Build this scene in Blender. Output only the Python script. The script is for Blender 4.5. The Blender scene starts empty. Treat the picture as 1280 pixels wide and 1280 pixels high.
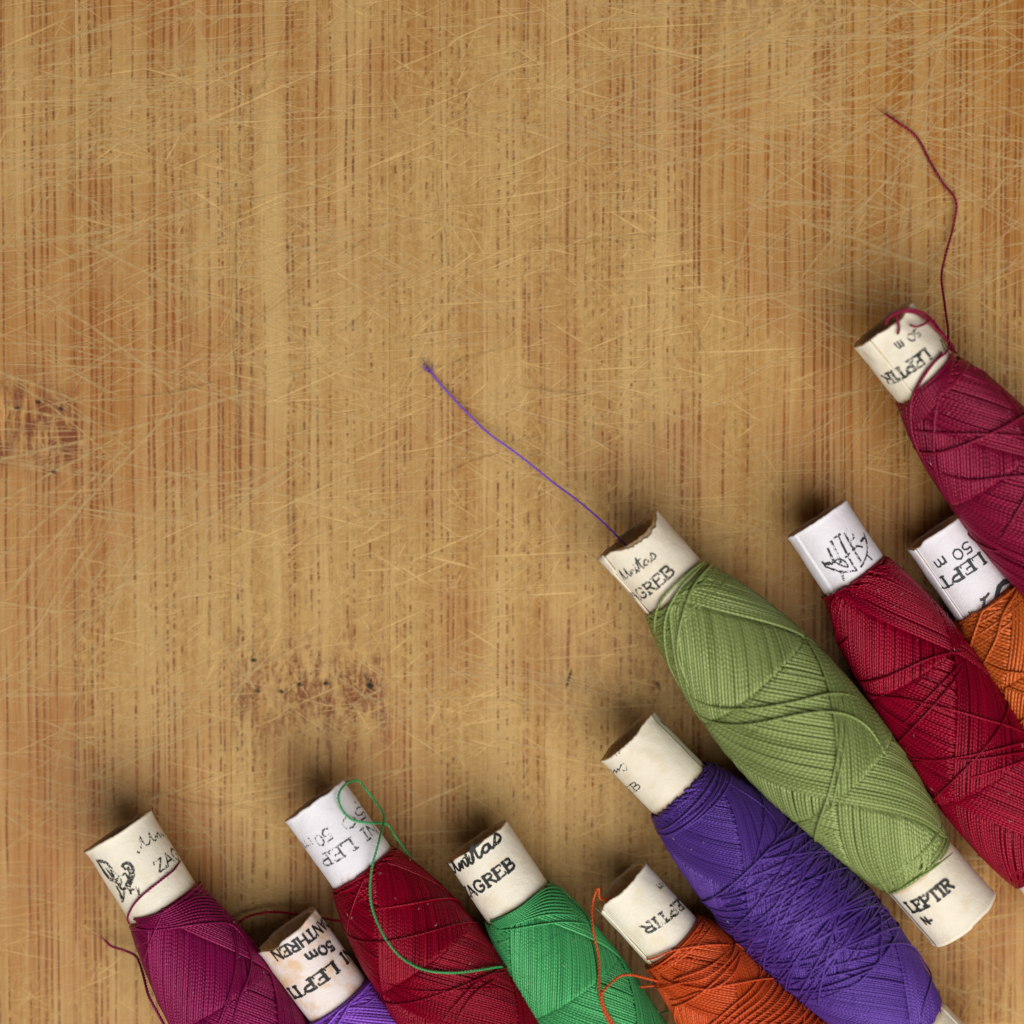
import bpy, math, random
import numpy as np
from mathutils import Matrix, Vector

# ------------------------------------------------------------------ units
S = 1e-4                      # one unit of layout = 0.1 mm; everything below is laid out in these
PI = math.pi
rnd = random.Random(7)
scene = bpy.context.scene
COL = scene.collection

# ------------------------------------------------------------------ camera
D = 3000.0
PITCH = math.radians(2.0)
AIM = np.array([0.0, 0.0, 40.0])
CAM = AIM + D * np.array([0.0, math.sin(PITCH), math.cos(PITCH)])
FWD = -np.array([0.0, math.sin(PITCH), math.cos(PITCH)])
UP = np.array([0.0, math.cos(PITCH), -math.sin(PITCH)])
RIGHT = np.array([1.0, 0.0, 0.0])
cd = bpy.data.cameras.new('camera')
cam = bpy.data.objects.new('camera', cd)
COL.objects.link(cam)
cam.matrix_world = Matrix(((1, 0, 0, CAM[0] * S), (0, UP[1], -FWD[1], CAM[1] * S),
                           (0, UP[2], -FWD[2], CAM[2] * S), (0, 0, 0, 1)))
cd.sensor_width = 36
cd.lens = 36 * D / 1280.0
cd.clip_start = 0.01
cd.clip_end = 20
cd.dof.use_dof = True
cd.dof.focus_distance = (D - 30) * S
cd.dof.aperture_fstop = 9.0
scene.camera = cam

# ------------------------------------------------------------------ light
world = bpy.data.worlds.new('World')
scene.world = world
world.use_nodes = True
bg = world.node_tree.nodes['Background']
bg.inputs['Color'].default_value = (0.93, 0.96, 1.0, 1)
bg.inputs['Strength'].default_value = 0.03
ld = bpy.data.lights.new('window_light', 'AREA')
ld.shape = 'RECTANGLE'
ld.size = 1.2
ld.size_y = 0.95
ld.energy = 16.0
ld.color = (1.0, 0.975, 0.94)
lo = bpy.data.objects.new('window_light', ld)
COL.objects.link(lo)
lpos = Vector((0.2, -0.52, 0.82))
lo.location = lpos
lo.rotation_euler = (Vector((0, 0, 0)) - lpos).to_track_quat('-Z', 'Y').to_euler()
scene.view_settings.view_transform = 'Standard'
scene.view_settings.look = 'None'
scene.view_settings.gamma = 1
scene.view_settings.exposure = 0.0
scene.render.engine = 'CYCLES'

# ------------------------------------------------------------------ projection helpers (photo point + height -> place)
def ray(u, v):
    return FWD * D + RIGHT * (u - 640) + UP * (640 - v)

def place(u, v, z=0.0):
    d = ray(u, v)
    t = (z - CAM[2]) / d[2]
    return CAM + d * t

# ------------------------------------------------------------------ node helpers
class NT:
    def __init__(self, name):
        self.mat = bpy.data.materials.new(name)
        self.mat.use_nodes = True
        self.t = self.mat.node_tree
        self.bsdf = self.t.nodes['Principled BSDF']
        self.out = self.t.nodes['Material Output']
    def n(self, typ, ins=None, **props):
        nd = self.t.nodes.new(typ)
        for k, v in props.items():
            setattr(nd, k, v)
        if ins:
            for k, v in ins.items():
                self.set(nd, k, v)
        return nd
    def set(self, nd, k, v):
        sock = nd.inputs[k]
        if isinstance(v, bpy.types.NodeSocket):
            self.t.links.new(v, sock)
        else:
            sock.default_value = v
    def math(self, op, a, b=None, c=None, clamp=False):
        nd = self.n('ShaderNodeMath', operation=op)
        nd.use_clamp = clamp
        self.set(nd, 0, a)
        if b is not None: self.set(nd, 1, b)
        if c is not None: self.set(nd, 2, c)
        return nd.outputs[0]
    def smooth(self, x, a, b, o0=0.0, o1=1.0):
        nd = self.n('ShaderNodeMapRange', interpolation_type='SMOOTHSTEP')
        self.set(nd, 0, x); self.set(nd, 1, a); self.set(nd, 2, b); self.set(nd, 3, o0); self.set(nd, 4, o1)
        return nd.outputs[0]
    def lin(self, x, a, b, o0=0.0, o1=1.0):
        nd = self.n('ShaderNodeMapRange')
        self.set(nd, 0, x); self.set(nd, 1, a); self.set(nd, 2, b); self.set(nd, 3, o0); self.set(nd, 4, o1)
        return nd.outputs[0]
    def mix(self, f, a, b, mode='MIX'):
        nd = self.n('ShaderNodeMix', data_type='RGBA', blend_type=mode)
        self.set(nd, 0, f)
        self.set(nd, 6, a); self.set(nd, 7, b)
        return nd.outputs[2]
    def xyz(self, x, y, z=0.0):
        nd = self.n('ShaderNodeCombineXYZ')
        self.set(nd, 0, x); self.set(nd, 1, y); self.set(nd, 2, z)
        return nd.outputs[0]
    def noise(self, vec, scale=1.0, detail=2.0, rough=0.5, out=0, dist=0.0):
        nd = self.n('ShaderNodeTexNoise', {'Vector': vec, 'Scale': scale, 'Detail': detail, 'Roughness': rough, 'Distortion': dist})
        return nd.outputs[out]

def rgb(r, g, b):
    f = lambda c: (c / 255 / 12.92) if c / 255 <= 0.04045 else ((c / 255 + 0.055) / 1.055) ** 2.4
    return (f(r), f(g), f(b), 1.0)

# ------------------------------------------------------------------ materials
def mat_bamboo():
    m = NT('scratched_bamboo')
    geo = m.n('ShaderNodeNewGeometry')
    sc = m.n('ShaderNodeVectorMath', {0: geo.outputs['Position']}, operation='SCALE')
    sc.inputs['Scale'].default_value = 1 / S
    sep = m.n('ShaderNodeSeparateXYZ', {0: sc.outputs[0]})
    X, Y = sep.outputs[0], sep.outputs[1]
    att = lambda nm: m.n('ShaderNodeAttribute', attribute_type='OBJECT', attribute_name=nm).outputs['Fac']
    seed, node_y, worn, tone = att('seed'), att('node_y'), att('worn'), att('tone')
    # slight waviness of the fibres
    wob = m.noise(m.xyz(m.math('MULTIPLY', X, 1 / 60), m.math('MULTIPLY', Y, 1 / 260), seed), 1, 2, .5)
    Xw = m.math('ADD', X, m.math('MULTIPLY', m.math('SUBTRACT', wob, .5), 9))
    # wear map: how rubbed and cut the surface is
    wr = m.noise(m.xyz(m.math('MULTIPLY', X, 1 / 230), m.math('MULTIPLY', Y, 1 / 300), 3.1), 1, 3, .55)
    wear = m.math('ADD', m.smooth(wr, .36, .62), m.math('SUBTRACT', worn, .5), clamp=True)
    # wood body
    body = m.noise(m.xyz(m.math('MULTIPLY', Xw, 1 / 26), m.math('MULTIPLY', Y, 1 / 900), seed), 1, 3, .55)
    fine = m.noise(m.xyz(m.math('MULTIPLY', Xw, 1 / 3.2), m.math('MULTIPLY', Y, 1 / 160), seed), 1, 2, .6)
    c = m.mix(m.smooth(body, .22, .78), rgb(170, 122, 58), rgb(204, 168, 106))
    c = m.mix(m.math('MULTIPLY', m.smooth(fine, .5, .75), m.math('SUBTRACT', .75, m.math('MULTIPLY', wear, .45))), c, rgb(178, 112, 48))
    c = m.mix(m.math('MULTIPLY', m.smooth(fine, .5, .28), .4), c, rgb(222, 188, 130))
    # vascular fibre bundles: dark red-brown threads, broken where the board is worn
    def fibres(wx, thr, soft, sy, zs):
        f = m.noise(m.xyz(m.math('MULTIPLY', Xw, 1 / wx), m.math('MULTIPLY', Y, 1 / 1800), m.math('ADD', seed, zs)), 1, 2, .6)
        line = m.smooth(f, thr, thr + soft)
        br = m.noise(m.xyz(m.math('MULTIPLY', Xw, 1 / 2.6), m.math('MULTIPLY', Y, 1 / sy), zs), 1, 3, .65)
        keep = m.smooth(br, m.lin(wear, 0, 1, .22, .46), m.lin(wear, 0, 1, .42, .58))
        long_ = m.noise(m.xyz(m.math('MULTIPLY', Xw, 1 / 9), m.math('MULTIPLY', Y, 1 / 170), zs + 5), 1, 2, .5)
        keep = m.math('MULTIPLY', keep, m.smooth(long_, .36, .56))
        return m.math('MULTIPLY', line, keep)
    # nodes of the cane: a ragged band with dark pits
    dy = m.math('SUBTRACT', Y, m.math('ADD', node_y, m.math('MULTIPLY', m.math('SUBTRACT', m.noise(m.xyz(m.math('MULTIPLY', X, 1 / 22), 0, seed), 1, 2), .5), 110)))
    nd = m.math('MULTIPLY', m.smooth(m.math('ABSOLUTE', dy), 92, 14), att('knot'))
    def bundles(sp, wd, part, sy, zs):
        w_ = m.math('ADD', m.math('MULTIPLY', Xw, 1 / sp), m.math('MULTIPLY', seed, 17.3 + zs))
        vo = m.n('ShaderNodeTexVoronoi', {'W': w_, 'Scale': 1.0, 'Randomness': .85}, voronoi_dimensions='1D')
        line = m.smooth(vo.outputs['Distance'], wd / sp, wd * .35 / sp)
        cr = m.n('ShaderNodeSeparateColor', {0: vo.outputs['Color']})
        has = m.smooth(cr.outputs[0], part, part + .25)
        br = m.noise(m.xyz(m.math('MULTIPLY', cr.outputs[1], 91), m.math('MULTIPLY', Y, 1 / sy), zs), 1, 3, .7)
        keep = m.smooth(br, m.lin(wear, 0, 1, .24, .45), m.lin(wear, 0, 1, .42, .60))
        long_ = m.noise(m.xyz(m.math('MULTIPLY', Xw, 1 / 30), m.math('MULTIPLY', Y, 1 / 120), zs + 5), 1, 2, .5)
        keep = m.math('MULTIPLY', keep, m.smooth(long_, .34, .56, .15, 1))
        return m.math('MULTIPLY', m.math('MULTIPLY', line, keep), has)
    f1 = bundles(9.5, 2.1, .18, 13, 1.0)
    f2 = fibres(3.6, .58, .06, 30, 7.0)
    f3 = bundles(21.0, 2.6, .45, 40, 13.0)
    huen = m.noise(m.xyz(m.math('MULTIPLY', X, 1 / 18), m.math('MULTIPLY', Y, 1 / 45), 2.0), 1, 2, .6)
    fc = m.mix(m.smooth(huen, .4, .62), rgb(126, 56, 18), rgb(94, 58, 50))
    c = m.mix(m.math('MULTIPLY', f1, .9), c, fc)
    c = m.mix(m.math('MULTIPLY', f2, .7), c, rgb(148, 78, 30))
    c = m.mix(m.math('MULTIPLY', f3, .8), c, rgb(112, 48, 22))
    c = m.mix(m.math('MULTIPLY', m.math('SUBTRACT', 1.0, wear), .36), c, rgb(176, 102, 40))
    # node colours
    nb = m.noise(m.xyz(m.math('MULTIPLY', X, 1 / 11), m.math('MULTIPLY', Y, 1 / 52), 9.0), 1, 4, .65, dist=.4)
    c = m.mix(m.math('MULTIPLY', m.math('MULTIPLY', nd, m.smooth(nb, .42, .58)), .95), c, rgb(122, 54, 26))
    c = m.mix(m.math('MULTIPLY', nd, m.smooth(nb, .44, .3)), c, rgb(214, 160, 92))
    ng = m.noise(m.xyz(m.math('MULTIPLY', X, 1 / 14), m.math('MULTIPLY', Y, 1 / 12), 4.0), 1, 3, .7)
    c = m.mix(m.math('MULTIPLY', m.math('MULTIPLY', nd, m.smooth(ng, .5, .64)), .3), c, rgb(126, 96, 80))
    vor = m.n('ShaderNodeTexVoronoi', {'Vector': m.xyz(m.math('MULTIPLY', X, 1 / 26), m.math('MULTIPLY', dy, 1 / 46), seed), 'Scale': 1.0, 'Randomness': .9})
    pit = m.math('MULTIPLY', m.smooth(vor.outputs['Distance'], .2, .1), m.smooth(m.math('ABSOLUTE', dy), 22, 10))
    # tonal patches
    pt = m.noise(m.xyz(m.math('MULTIPLY', X, 1 / 90), m.math('MULTIPLY', Y, 1 / 160), 8.0), 1, 4, .6)
    c = m.mix(m.math('MULTIPLY', m.smooth(pt, .5, .72), .35), c, rgb(168, 106, 46))
    hsv = m.n('ShaderNodeHueSaturation', {'Color': c, 'Value': m.lin(tone, 0, 1, .80, 1.0), 'Saturation': m.lin(tone, 0, 1, 1.1, .93)})
    c = hsv.outputs[0]
    # rubbed surface: pale fuzz and many fine cuts in every direction
    fuzz = m.noise(m.xyz(m.math('MULTIPLY', X, 1 / 7), m.math('MULTIPLY', Y, 1 / 9), 5.0), 1, 5, .75, dist=.8)
    c = m.mix(m.math('MULTIPLY', m.math('MULTIPLY', m.smooth(fuzz, .42, .66), wear), .6), c, rgb(206, 168, 104))
    grime = m.noise(m.xyz(m.math('MULTIPLY', X, 1 / 5), m.math('MULTIPLY', Y, 1 / 7), 15.0), 1, 5, .8, dist=.5)
    c = m.mix(m.math('MULTIPLY', m.math('MULTIPLY', m.smooth(grime, .56, .72), wear), .4), c, rgb(132, 100, 56))
    tot = None
    for i, (ang, ln, wd, th) in enumerate([(9, 150, 2.0, .66), (-14, 130, 1.8, .67), (24, 170, 2.2, .675), (38, 90, 2.0, .68),
                                           (-33, 120, 1.9, .675), (3, 200, 1.6, .66), (62, 80, 2.0, .69), (-58, 90, 1.8, .69)]):
        a = math.radians(ang)
        U = m.math('ADD', m.math('MULTIPLY', X, math.cos(a)), m.math('MULTIPLY', Y, math.sin(a)))
        V = m.math('SUBTRACT', m.math('MULTIPLY', Y, math.cos(a)), m.math('MULTIPLY', X, math.sin(a)))
        nn = m.noise(m.xyz(m.math('MULTIPLY', U, 1 / ln), m.math('MULTIPLY', V, 1 / (wd * 1.5)), i * 7.7), 1, 1.5, .5)
        s_ = m.smooth(nn, th - .02, th + .06)
        tot = s_ if tot is None else m.math('MAXIMUM', tot, s_)
    dens = m.lin(wear, 0, 1, .3, .6)
    c = m.mix(m.math('MULTIPLY', tot, dens), c, rgb(226, 188, 124))
    c = m.mix(m.math('MULTIPLY', pit, .85), c, rgb(38, 28, 24))
    m.set(m.bsdf, 'Base Color', c)
    m.set(m.bsdf, 'Roughness', m.lin(wear, 0, 1, .42, .62))
    m.bsdf.inputs['Specular IOR Level'].default_value = .3
    h = m.math('SUBTRACT', m.math('MULTIPLY', fuzz, m.math('MULTIPLY', wear, .8)), m.math('MULTIPLY', tot, .5))
    h = m.math('SUBTRACT', h, m.math('MULTIPLY', f1, .5))
    h = m.math('SUBTRACT', h, m.math('MULTIPLY', pit, 2.0))
    b = m.n('ShaderNodeBump', {'Height': h, 'Strength': .55, 'Distance': 1.6 * S})
    m.set(m.bsdf, 'Normal', b.outputs[0])
    return m.mat

def mat_scratch(name, col, alpha):
    m = NT(name)
    uv = m.n('ShaderNodeUVMap').outputs[0]
    sep = m.n('ShaderNodeSeparateXYZ', {0: uv})
    n1 = m.noise(m.xyz(m.math('MULTIPLY', sep.outputs[0], 1 / 9), m.math('MULTIPLY', sep.outputs[1], 1.0), 0), 1, 4, .75)
    edge = m.smooth(m.math('ABSOLUTE', m.math('SUBTRACT', m.math('FRACT', sep.outputs[1]), .5)), .5, .15)
    a = m.math('MULTIPLY', m.math('MULTIPLY', m.smooth(n1, .3, .62), edge), alpha)
    m.set(m.bsdf, 'Base Color', col)
    m.bsdf.inputs['Roughness'].default_value = .6
    m.bsdf.inputs['Specular IOR Level'].default_value = .25
    m.set(m.bsdf, 'Alpha', a)
    return m.mat

def mat_thread(name, col, dark, ply=5.0, sat=1.0):
    m = NT(name)
    uv = m.n('ShaderNodeUVMap').outputs[0]
    sep = m.n('ShaderNodeSeparateXYZ', {0: uv})
    U, V = sep.outputs[0], sep.outputs[1]
    sid = m.n('ShaderNodeTexWhiteNoise', {'W': m.math('FLOOR', V)}, noise_dimensions='1D').outputs[0]
    tw = m.math('SINE', m.math('ADD', m.math('MULTIPLY', U, 2 * PI / ply), m.math('MULTIPLY', V, 4 * PI)))
    n1 = m.noise(m.xyz(m.math('MULTIPLY', U, 1 / 70), m.math('MULTIPLY', V, .02), 0), 1, 3, .6)
    n2 = m.noise(m.xyz(m.math('MULTIPLY', U, 1 / 3), m.math('MULTIPLY', V, 5), 2), 1, 2, .6)
    f = m.math('ADD', m.math('MULTIPLY', m.math('SUBTRACT', n1, .5), 1.2), m.math('MULTIPLY', m.math('SUBTRACT', n2, .5), .8))
    f = m.math('ADD', f, m.math('MULTIPLY', m.math('SUBTRACT', sid, .5), .7))
    c = m.mix(m.math('ADD', .38, f, clamp=True), col, dark)
    hi = tuple(min(1, x * 1.35 + .015) for x in col[:3]) + (1,)
    c = m.mix(m.smooth(n2, .58, .78, 0, .55), c, hi)
    m.set(m.bsdf, 'Base Color', c)
    m.bsdf.inputs['Roughness'].default_value = .29
    m.bsdf.inputs['Specular IOR Level'].default_value = .9
    m.set(m.bsdf, 'Specular Tint', tuple(.2 + .8 * x / max(col[:3]) for x in col[:3]) + (1,))
    m.bsdf.inputs['Sheen Weight'].default_value = .08
    m.bsdf.inputs['Sheen Roughness'].default_value = .5
    m.set(m.bsdf, 'Sheen Tint', hi)
    b = m.n('ShaderNodeBump', {'Height': m.math('ADD', m.math('MULTIPLY', tw, .5), m.math('MULTIPLY', n2, .6)), 'Strength': .55, 'Distance': .11 * ply * S})
    m.set(m.bsdf, 'Normal', b.outputs[0])
    return m.mat

def mat_paper(name, base, stain, edge, stain_amt=.5):
    m = NT(name)
    tc = m.n('ShaderNodeTexCoord')
    sc = m.n('ShaderNodeVectorMath', {0: tc.outputs['Object']}, operation='SCALE')
    sc.inputs['Scale'].default_value = 1 / S
    P = sc.outputs[0]
    uv = m.n('ShaderNodeUVMap').outputs[0]
    sep = m.n('ShaderNodeSeparateXYZ', {0: uv})
    n1 = m.noise(P, 1 / 26, 4, .6)
    n2 = m.noise(P, 1 / 4.0, 3, .7)
    c = m.mix(m.math('MULTIPLY', m.smooth(n1, .45, .72), stain_amt), base, stain)
    c = m.mix(m.smooth(n2, .6, .8, 0, .25), c, stain)
    # handling toning beside the thread (U: 0 at the rim, 1 where the winding starts)
    c = m.mix(m.math('MULTIPLY', m.smooth(m.math('ADD', sep.outputs[0], m.math('MULTIPLY', m.math('SUBTRACT', n1, .5), .08)), .90, 1.0), .75), c, edge)
    c = m.mix(m.smooth(m.math('ADD', sep.outputs[0], m.math('MULTIPLY', n1, .04)), .045, .01, 0, .4), c, edge)
    m.set(m.bsdf, 'Base Color', c)
    m.bsdf.inputs['Roughness'].default_value = .62
    m.bsdf.inputs['Specular IOR Level'].default_value = .3
    b = m.n('ShaderNodeBump', {'Height': m.math('ADD', m.math('MULTIPLY', n2, .6), m.noise(P, 1 / 12, 3, .6)), 'Strength': .45, 'Distance': 1.6 * S})
    m.set(m.bsdf, 'Normal', b.outputs[0])
    return m.mat

def mat_card():
    m = NT('tan_cardboard')
    tc = m.n('ShaderNodeTexCoord')
    sc = m.n('ShaderNodeVectorMath', {0: tc.outputs['Object']}, operation='SCALE')
    sc.inputs['Scale'].default_value = 1 / S
    n = m.noise(sc.outputs[0], 1 / 7, 4, .65)
    c = m.mix(m.smooth(n, .35, .7), rgb(240, 208, 158), rgb(214, 174, 118))
    m.set(m.bsdf, 'Base Color', c)
    m.bsdf.inputs['Roughness'].default_value = .75
    b = m.n('ShaderNodeBump', {'Height': n, 'Strength': .4, 'Distance': 1.5 * S})
    m.set(m.bsdf, 'Normal', b.outputs[0])
    return m.mat

def mat_ink(name, col, worn):
    m = NT(name)
    tc = m.n('ShaderNodeTexCoord')
    sc = m.n('ShaderNodeVectorMath', {0: tc.outputs['Object']}, operation='SCALE')
    sc.inputs['Scale'].default_value = 1 / S
    n = m.noise(sc.outputs[0], 1 / 2.2, 3, .7)
    n2 = m.noise(sc.outputs[0], 1 / 14, 2, .5)
    a = m.smooth(m.math('ADD', n, m.math('MULTIPLY', m.math('SUBTRACT', n2, .5), .5)), worn - .07, worn + .05)
    m.set(m.bsdf, 'Base Color', col)
    m.bsdf.inputs['Roughness'].default_value = .6
    m.set(m.bsdf, 'Alpha', m.math('MULTIPLY', a, .93))
    return m.mat

def mat_plain(name, col, rough=.6):
    m = NT(name)
    tc = m.n('ShaderNodeTexCoord')
    n = m.noise(tc.outputs['Object'], 9000, 2, .6)
    m.set(m.bsdf, 'Base Color', m.mix(n, col, tuple(x * .75 for x in col[:3]) + (1,)))
    m.bsdf.inputs['Roughness'].default_value = rough
    return m.mat

# ------------------------------------------------------------------ mesh helpers
def mesh_arrays(name, verts, quads, uvs=None, smooth=True):
    """verts (n,3) in layout units, quads (m,4), uvs (m,4,2)."""
    verts = np.asarray(verts, dtype=np.float64) * S
    quads = np.asarray(quads, dtype=np.int32)
    me = bpy.data.meshes.new(name)
    me.vertices.add(len(verts))
    me.vertices.foreach_set('co', verts.astype(np.float32).ravel())
    me.loops.add(quads.size)
    me.loops.foreach_set('vertex_index', quads.ravel())
    me.polygons.add(len(quads))
    me.polygons.foreach_set('loop_start', np.arange(0, quads.size, 4, dtype=np.int32))
    me.polygons.foreach_set('loop_total', np.full(len(quads), 4, dtype=np.int32))
    me.polygons.foreach_set('use_smooth', np.full(len(quads), smooth))
    if uvs is not None:
        l = me.uv_layers.new(name='UVMap')
        l.data.foreach_set('uv', np.asarray(uvs, dtype=np.float32).ravel())
    me.update(calc_edges=True)
    me.validate()
    return me

def link(name, me, mat, parent=None, kind=None):
    o = bpy.data.objects.new(name, me)
    COL.objects.link(o)
    if mat is not None:
        me.materials.append(mat)
    if parent is not None:
        o.parent = parent
    if kind:
        o['kind'] = kind
    return o

class Tubes:
    """collects round tubes that follow point lists"""
    def __init__(self):
        self.v, self.q, self.uv, self.n = [], [], [], 0
    def add(self, P, r, nrm=None, m=5, u0=0.0, taper=False, idv=0.0):
        P = np.asarray(P, dtype=float)
        k = len(P)
        if k < 2: return
        T = np.gradient(P, axis=0)
        T /= np.maximum(np.linalg.norm(T, axis=1, keepdims=True), 1e-9)
        if nrm is None:
            nrm = np.tile([0.02, 0.03, 1.0], (k, 1))
        N = nrm - (nrm * T).sum(1, keepdims=True) * T
        ln = np.linalg.norm(N, axis=1, keepdims=True)
        bad = ln[:, 0] < 1e-3
        if bad.any():
            N[bad] = np.cross(T[bad], [1.0, 0.2, 0])
            ln = np.linalg.norm(N, axis=1, keepdims=True)
        N /= np.maximum(ln, 1e-9)
        B = np.cross(T, N)
        rr = np.full(k, r) if np.isscalar(r) else np.asarray(r)
        if taper:
            rr = rr * np.clip(np.minimum(np.arange(k), np.arange(k)[::-1]) / 2.0 + .25, 0, 1)
        a = np.arange(m) * 2 * PI / m
        ring = (np.cos(a)[None, :, None] * N[:, None, :] + np.sin(a)[None, :, None] * B[:, None, :]) * rr[:, None, None] + P[:, None, :]
        self.v.append(ring.reshape(-1, 3))
        i = np.arange(k - 1)[:, None] * m
        j = np.arange(m)[None, :]
        j2 = (j + 1) % m
        q = np.stack([i + j, i + j2, i + m + j2, i + m + j], -1).reshape(-1, 4) + self.n
        s = np.concatenate([[0], np.cumsum(np.linalg.norm(np.diff(P, axis=0), axis=1))]) + u0
        ua, ub = s[:-1][:, None] + 0 * j, s[1:][:, None] + 0 * j
        va, vb = idv + j / m + 0 * i, idv + (j + 1) / m + 0 * i
        self.q.append(q)
        self.uv.append(np.stack([np.stack([ua, va], -1), np.stack([ua, vb], -1), np.stack([ub, vb], -1), np.stack([ub, va], -1)], -2).reshape(-1, 4, 2))
        self.n += k * m
    def mesh(self, name):
        return mesh_arrays(name, np.concatenate(self.v), np.concatenate(self.q), np.concatenate(self.uv))

def spline(pts, step=4.0):
    """Catmull-Rom through pts (n,3), resampled roughly every step"""
    P = np.asarray(pts, dtype=float)
    P = np.vstack([2 * P[0] - P[1], P, 2 * P[-1] - P[-2]])
    out = []
    for i in range(1, len(P) - 2):
        p0, p1, p2, p3 = P[i - 1], P[i], P[i + 1], P[i + 2]
        k = max(2, int(np.linalg.norm(p2 - p1) / step))
        t = np.linspace(0, 1, k, endpoint=False)[:, None]
        out.append(.5 * ((2 * p1) + (-p0 + p2) * t + (2 * p0 - 5 * p1 + 4 * p2 - p3) * t ** 2 + (-p0 + 3 * p1 - 3 * p2 + p3) * t ** 3))
    out.append(P[-2][None, :])
    return np.vstack(out)

def plied(T, P, r, turn=9.0, plies=2, fray=0, seed=0):
    """a twisted two-ply thread along the dense path P"""
    P = np.asarray(P, float)
    s = np.concatenate([[0], np.cumsum(np.linalg.norm(np.diff(P, axis=0), axis=1))])
    tan = np.gradient(P, axis=0); tan /= np.linalg.norm(tan, axis=1, keepdims=True)
    n = np.tile([0.05, 0.02, 1.0], (len(P), 1)); n -= (n * tan).sum(1, keepdims=True) * tan
    n /= np.linalg.norm(n, axis=1, keepdims=True)
    b = np.cross(tan, n)
    for k in range(plies):
        a = s * 2 * PI / turn + k * 2 * PI / plies
        Q = P + (np.cos(a)[:, None] * n + np.sin(a)[:, None] * b) * r * .5
        T.add(Q, r * .58, m=6)
    R = random.Random(seed)
    for _ in range(int(len(P) * .35)):                        # stray fibres
        i = R.randrange(len(P))
        d = np.array([R.gauss(0, 1), R.gauss(0, 1), abs(R.gauss(0, .6))]); d /= np.linalg.norm(d)
        l = R.uniform(2, 6)
        e = np.array([R.gauss(0, 1), R.gauss(0, 1), R.gauss(0, .4)]) * l * .3
        T.add([P[i], P[i] + d * l * .5, P[i] + d * l + e], .16, m=3)
    for _ in range(fray):
        d = -tan[0] + np.array([R.gauss(0, .28), R.gauss(0, .28), R.uniform(-.05, .2)])
        l = R.uniform(8, 24)
        T.add([P[min(6, len(P) - 1)], P[0], P[0] + d * l * .5 + np.array([R.gauss(0, 1), R.gauss(0, 1), 0]), P[0] + d * l], .33, m=3, taper=True)

def vnoise(x, seed, n=64):
    """smooth periodic-free 1D value noise in -1..1"""
    g = np.random.RandomState(seed).uniform(-1, 1, n + 2)
    x = np.asarray(x, float) % n
    i = np.floor(x).astype(int); f = x - i; f = f * f * (3 - 2 * f)
    return g[i] * (1 - f) + g[(i + 1) % (n + 1)] * f

# ------------------------------------------------------------------ the bamboo board
board = bpy.data.objects.new('cutting_board', None)
COL.objects.link(board)
board['label'] = 'scratched bamboo cutting board of upright glued strips under all the spools'
board['category'] = 'cutting board'
bamboo = mat_bamboo()
bx = [-1240, -1050, -860, -672, -480, -287, -95, 97, 288, 487, 681, 866, 1055, 1243, 1430, 1622, 1810, 2000, 2190]
edges = [place(u, 640)[0] for u in bx]
node_at = {-95: 530, 288: 862, 487: 2100, 97: 1760, 681: 838, 866: -15, 1055: 2000}
worn_at = {-95: .12, 97: .38, 288: .72, 487: .82, 681: .82, 866: .6, 1055: .1, 1243: .1}
tone_at = {-95: .62, 97: .6, 288: .62, 487: .55, 681: .6, 866: .42, 1055: .28, 1243: .3}
def strip_mesh(x0, x1, y0, y1, h):
    g, b = .08, .45
    x0 += g; x1 -= g
    prof = [(x0, -h), (x0, -b), (x0 + b * .35, -b * .3), (x0 + b, 0), (x1 - b, 0), (x1 - b * .35, -b * .3), (x1, -b), (x1, -h)]
    v = [(x, y0, z) for x, z in prof] + [(x, y1, z) for x, z in prof]
    n = len(prof)
    f = [(i, (i + 1) % n, n + (i + 1) % n, n + i) for i in range(n)]
    f = [q[::-1] for q in f] + [tuple(range(n)), tuple(range(2 * n - 1, n - 1, -1))]
    me = bpy.data.meshes.new('bamboo_strip')
    me.from_pydata([tuple(c * S for c in p) for p in v], [], f)
    me.update()
    import bmesh
    bm = bmesh.new(); bm.from_mesh(me); bmesh.ops.recalc_face_normals(bm, faces=bm.faces); bm.to_mesh(me); bm.free()
    return me
for i in range(len(edges) - 1):
    o = link('bamboo_strip', strip_mesh(edges[i], edges[i + 1], -1900, 1900, 150), bamboo, board)
    k = bx[i]
    o['seed'] = float(i * 3.37 + 1.1)
    o['knot'] = {681: .35, 866: .5}.get(k, 1.0)
    o['node_y'] = float(place(640, node_at.get(k, 3000 + 200 * i))[1])
    o['worn'] = float(worn_at.get(k, .4))
    o['tone'] = float(tone_at.get(k, .4))

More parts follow.
